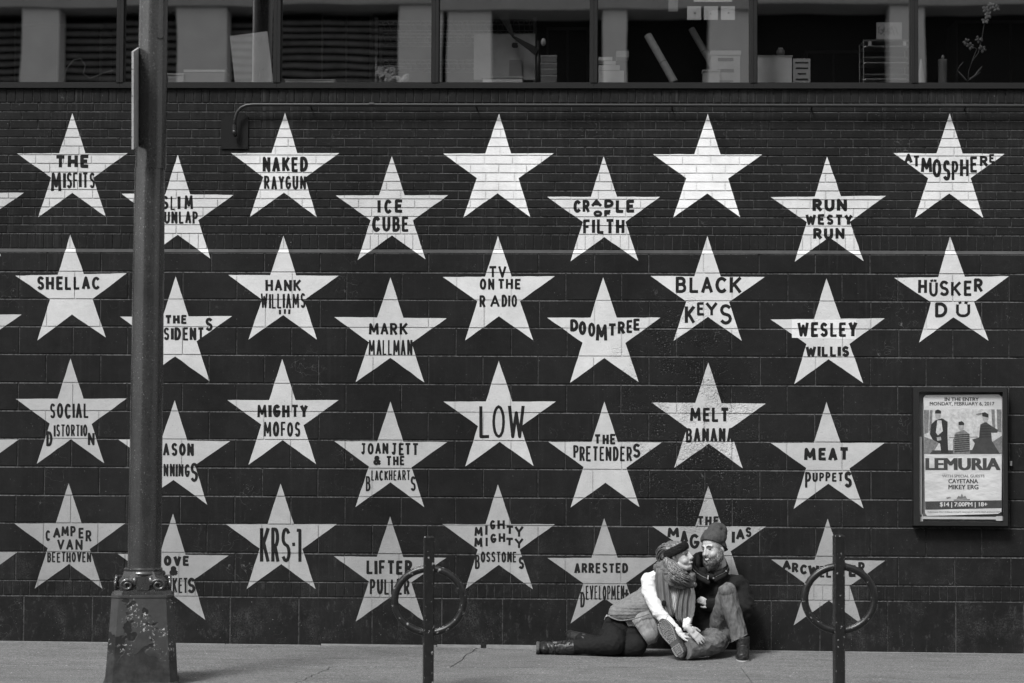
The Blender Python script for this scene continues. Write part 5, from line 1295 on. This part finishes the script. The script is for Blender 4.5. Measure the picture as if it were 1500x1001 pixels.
c_ = Wp(813, 941.5, -.465); s = M(); s.box(-.013, .013, -.006, .006, -.006, .006, Matrix.Translation(c_)); s.build('buckle', M_zip, wb)
def wboot2(s): chain(s, [(Wp(856, 938, -.27), .050), (Wp(844, 934, -.22), .042), (Wp(837, 932, -.18), .038)]); s.ell(Wp(836, 931, -.13), (.042, .08, .036))
wb = blob('boot', wboot2, .0045, M_boot, WOM, 2, wr=[(.003, (40, 40, 30), True)], cuts=[(Wp(829, 932, -.15), (-1, 0, -.2))])
def dress(s):
    chain(s, [(Wp(948, 898, -.40), .105), (Wp(944, 915, -.46), .105), (Wp(950, 930, -.52), .072)]); s.capsule(Wp(930, 908, -.40), .10, Wp(950, 925, -.48), .08)
    s.ell(Wp(958, 918, -.50), (.06, .06, .07))
dcut = (Wp(935, 927, -.5), Vector((-.62, 0, -.62)))
blob('dress', dress, .0055, M_dress, WOM, 3, wr=[(.008, (22, 22, 10), True)], cuts=[(Wp(934, 922, -.5), Vector((-.86, 0, -.60))), (Wp(948, 946, -.5), Vector((.1, 0, -1)))])
tubes('dress_hem', [smooth_path([Wp(885.5, 908, -.40), Wp(888, 903, -.46), Wp(893, 902.5, -.48)])], .004, M_shirt, WOM)
def vest(s):
    chain(s, [(Wp(975, 856, -.38), .105), (Wp(962, 872, -.38), .118), (Wp(946, 886, -.38), .118), (Wp(925, 893, -.38), .100), (Wp(906, 899, -.40), .075)])
    s.capsule(Wp(955, 885, -.42), .105, Wp(922, 896, -.44), .085); s.capsule(Wp(970, 842, -.40), .06, Wp(1003, 852, -.38), .06)
    s.ell(Wp(1000, 880, -.38), (.07, .10, .13)); s.capsule(Wp(935, 893, -.43), .095, Wp(903, 899, -.44), .058)
h0, h1 = Wp(889, 901.5, -.5), Wp(908, 909, -.5)
blob('vest', vest, .0055, M_vest, WOM, 10, wr=[(.0035, (7, 7, 26), True), (.0028, (2, 2, 46), True), (.0018, (60, 60, 60), True)], cuts=[(Wp(907.6, 909.5, -.5), Vector((-.10, .0, -1))), (Wp(930, 907, -.5), Vector((.22, 0, -1))), (Wp(897, 906, -.5), Vector((-.42, 0, -.85)))])
tubes('vest_hem', [smooth_path([Wp(888.5, 901, -.455), Wp(897, 905.5, -.525), Wp(908, 909, -.555), Wp(922, 908, -.565), Wp(938, 904, -.57), Wp(953, 898.5, -.56)])], .0045, M_vest, WOM)
def slR(s): chain(s, SLV['R'])
blob('sleeve', slR, .0045, M_sleeve, WOM, 3, wr=[(.0045, (14, 8, 22), True), (.002, (50, 30, 60), False)], cuts=[(Wp(996, 930, -.67), Vector((.7, -.2, -.7)))])
tubes('sleeve_fold_shade', [[Wp(966, 889+i*0, -.60)+Vector((0, 0, 0)), Wp(962, 897, -.622), Wp(960, 903, -.60)], [Wp(978, 903, -.632), Wp(975, 908, -.655), Wp(972, 913, -.64)]], .0020, M_vest, WOM)  # thin grey tubes stand in for crease shade on the white sleeve
def slL(s): chain(s, SLV['L'])
blob('sleeve', slL, .0045, M_sleeve, WOM, 3, wr=[(.0045, (14, 8, 22), True), (.002, (50, 30, 60), False)])
tubes('bracelet', [ringpath(Wp(1007.5, 919.5, -.72), Vector((.5, -.3, -.75)), .031)], .0045, M_pale, WOM)
# shirt front, scarf tails and loop
ribbon('shirt_front', [(Wp(988, 858, -.505), .035), (Wp(987, 875, -.515), .040), (Wp(984, 890, -.52), .042), (Wp(981, 903, -.515), .040)], (1, -.25, 0), (0, -1, 0), M_shirt, WOM, 5, .006)
ribbon('scarf_tail', [(Wp(969.5, 832, -.50), .040), (Wp(968.5, 845, -.535), .043), (Wp(970, 862, -.555), .046), (Wp(972, 878, -.575), .042), (Wp(975, 890, -.59), .034), (Wp(979, 899, -.595), .030), (Wp(981, 904, -.59), .020)], (1, -.15, 0), (0, -1, 0), M_scarf, WOM, 2, .009, ph=1)
ribbon('scarf_tail', [(Wp(1003, 852, -.52), .034), (Wp(1003, 866, -.545), .045), (Wp(1001, 880, -.56), .050), (Wp(1000, 895, -.58), .052), (Wp(1000, 905, -.59), .050), (Wp(1003, 915, -.60), .034)], (1, -.1, .0), (0, -1, 0), M_scarf, WOM, 3, .010)
def loop(s):
    for k, (dz, rr) in enumerate(((0, .026), (7, .026), (13, .022))):
        pts = smooth_path([Wp(966, 828+dz*.4, -.40), Wp(973, 836+dz, -.50), Wp(988, 846+dz*.8, -.545), Wp(1004, 850+dz*.7, -.53), Wp(1014, 845+dz*.8, -.46), Wp(1008, 838+dz*.3, -.38), Wp(988, 832, -.33), Wp(968, 826, -.36)], 3); chain(s, [(p, rr) for p in pts])
    chain(s, [(Wp(963, 832, -.45), .030), (Wp(975, 826, -.45), .028)])
blob('scarf_loop', loop, .0055, M_scarf, WOM, 2, wr=[(.009, (18, 18, 40), True)])
# shade of the hollow near the tail ends, added as a black ellipsoid
s = M(); s.ell(Wp(972.5, 884, -.60), (.018, .008, .022)); s.build('scarf_hollow_shade', M_band, WOM, True)
# headband
def band(s):
    pts = []
    for i in range(29):
        a = 2*math.pi*i/28; x, y = .080*math.sin(a), .096*math.cos(a)-.010; z = .024+.17*y
        pts.append((x, y, z+.012))
    for dz, r in ((-.018, .012), (-.004, .0145), (.012, .014), (.026, .011)):
        chain(s, [(hw_.p(x*(1-max(0, dz)*2.2), y*(1-max(0, dz)*2.0), z+dz+.02), r) for x, y, z in pts])
blob('headband', band, .0042, M_band, WOM, 1, wr=[(.003, (20, 20, 120), True)])
def hcap(s):
    hw_.e(s, (0, -.020, .052), (.080, .094, .074)); hw_.e(s, (0, -.090, .055), (.068, .058, .062)); hw_.e(s, (0, -.055, -.03), (.070, .055, .07)); hw_.e(s, (.03, -.05, .09), (.05, .06, .04))
    for q in (-1, 1): hw_.cap(s, (q*.070, -.004, .02), .016, (q*.068, -.010, -.05), .018)
    chain(s, [(Wp(977, 822, -.47), .030), (Wp(983, 836, -.53), .030), (Wp(994, 848, -.56), .028), (Wp(1008, 854, -.55), .026), (Wp(1017, 857, -.53), .018)])
blob('hair', hcap, .0045, M_hair, WOM, 1, wr=[(.006, (60, 60, 25), True)])
rnd = random.Random(21); locks = []
for k in range(90):                                        # strands swept back over the crown into a loose roll
    a = rnd.uniform(-1.2, 1.2); z0 = rnd.uniform(.06, .12)
    p0 = (.07*math.sin(a), .02*math.cos(a), .115-.03*abs(a)); p1 = (.078*math.sin(a), -.06, z0+.012); p2 = (.072*math.sin(a), -.125, z0-.015+rnd.uniform(-.01, .01)); p3 = (.06*math.sin(a), -.150, z0-.06); p4 = (.05*math.sin(a), -.125, z0-.10)
    j = lambda: rnd.uniform(-.005, .005)
    locks.append(smooth_path([hw_.p(q[0]+j(), q[1]+j(), q[2]+j()) for q in (p0, p1, p2, p3, p4)], 5))
tubes('swept_hair', locks, lambda t: .0035*math.sin(math.pi*min(1, .15+.8*t))+.0006, M_hair, WOM, 5)['kind'] = 'stuff'
locks = []
for k in range(95):                                       # long waves falling over the scarf
    u = rnd.random(); ph = rnd.choice((0.0, 1.2, 2.6, 4.0))+rnd.uniform(-.35, .35); am = rnd.uniform(2.6, 5.2); L = rnd.uniform(.65, 1.0)
    x0, y0 = 979+u*12, 818+u*5; tx, ty = 990+u*31+rnd.uniform(-3, 5), 857+rnd.uniform(-7, 7)-u*2; pts = []
    for i in range(12):
        t = i/11*L; e = t*t*(3-2*t); bx_ = x0+(tx-x0)*(e*.8+t*.2); by = y0+(ty-y0)*(1-(1-t)**1.7)
        pts.append(Wp(bx_+am*math.sin(ph+t*9.5)*min(1, t*2.2), by+am*.6*math.cos(ph+t*9.5)*t, -.505-.085*math.sin(math.pi*min(1, t*1.1))-.012*math.cos(ph+t*9.5)-rnd.uniform(0, .018)))
    locks.append(smooth_path(pts, 3))
tubes('long_hair', locks, lambda t: .0078*(1-t*.85)*min(1, .4+t*4)+.0004, M_hair, WOM, 6)['kind'] = 'stuff'
face(hw_, WOM, True)
MO = ((-.027, .072, -.045), (-.014, .086, -.058), (0, .0905, -.062), (.014, .086, -.058), (.027, .072, -.045))
s = M(); s.tube([hw_.p(*q) for q in MO], [.001, .0040, .0046, .0040, .001], 8); s.build('teeth', M_teeth, WOM, True)
for z_, nm_ in ((.0055, 'upper_lip'), (-.0065, 'lower_lip')):
    s = M(); s.tube([hw_.p(x, y+.0005, z+z_*(1-abs(x)*32)) for x, y, z in MO], [.001, .0026, .0030, .0026, .001], 8); s.build(nm_, M_lip, WOM, True)
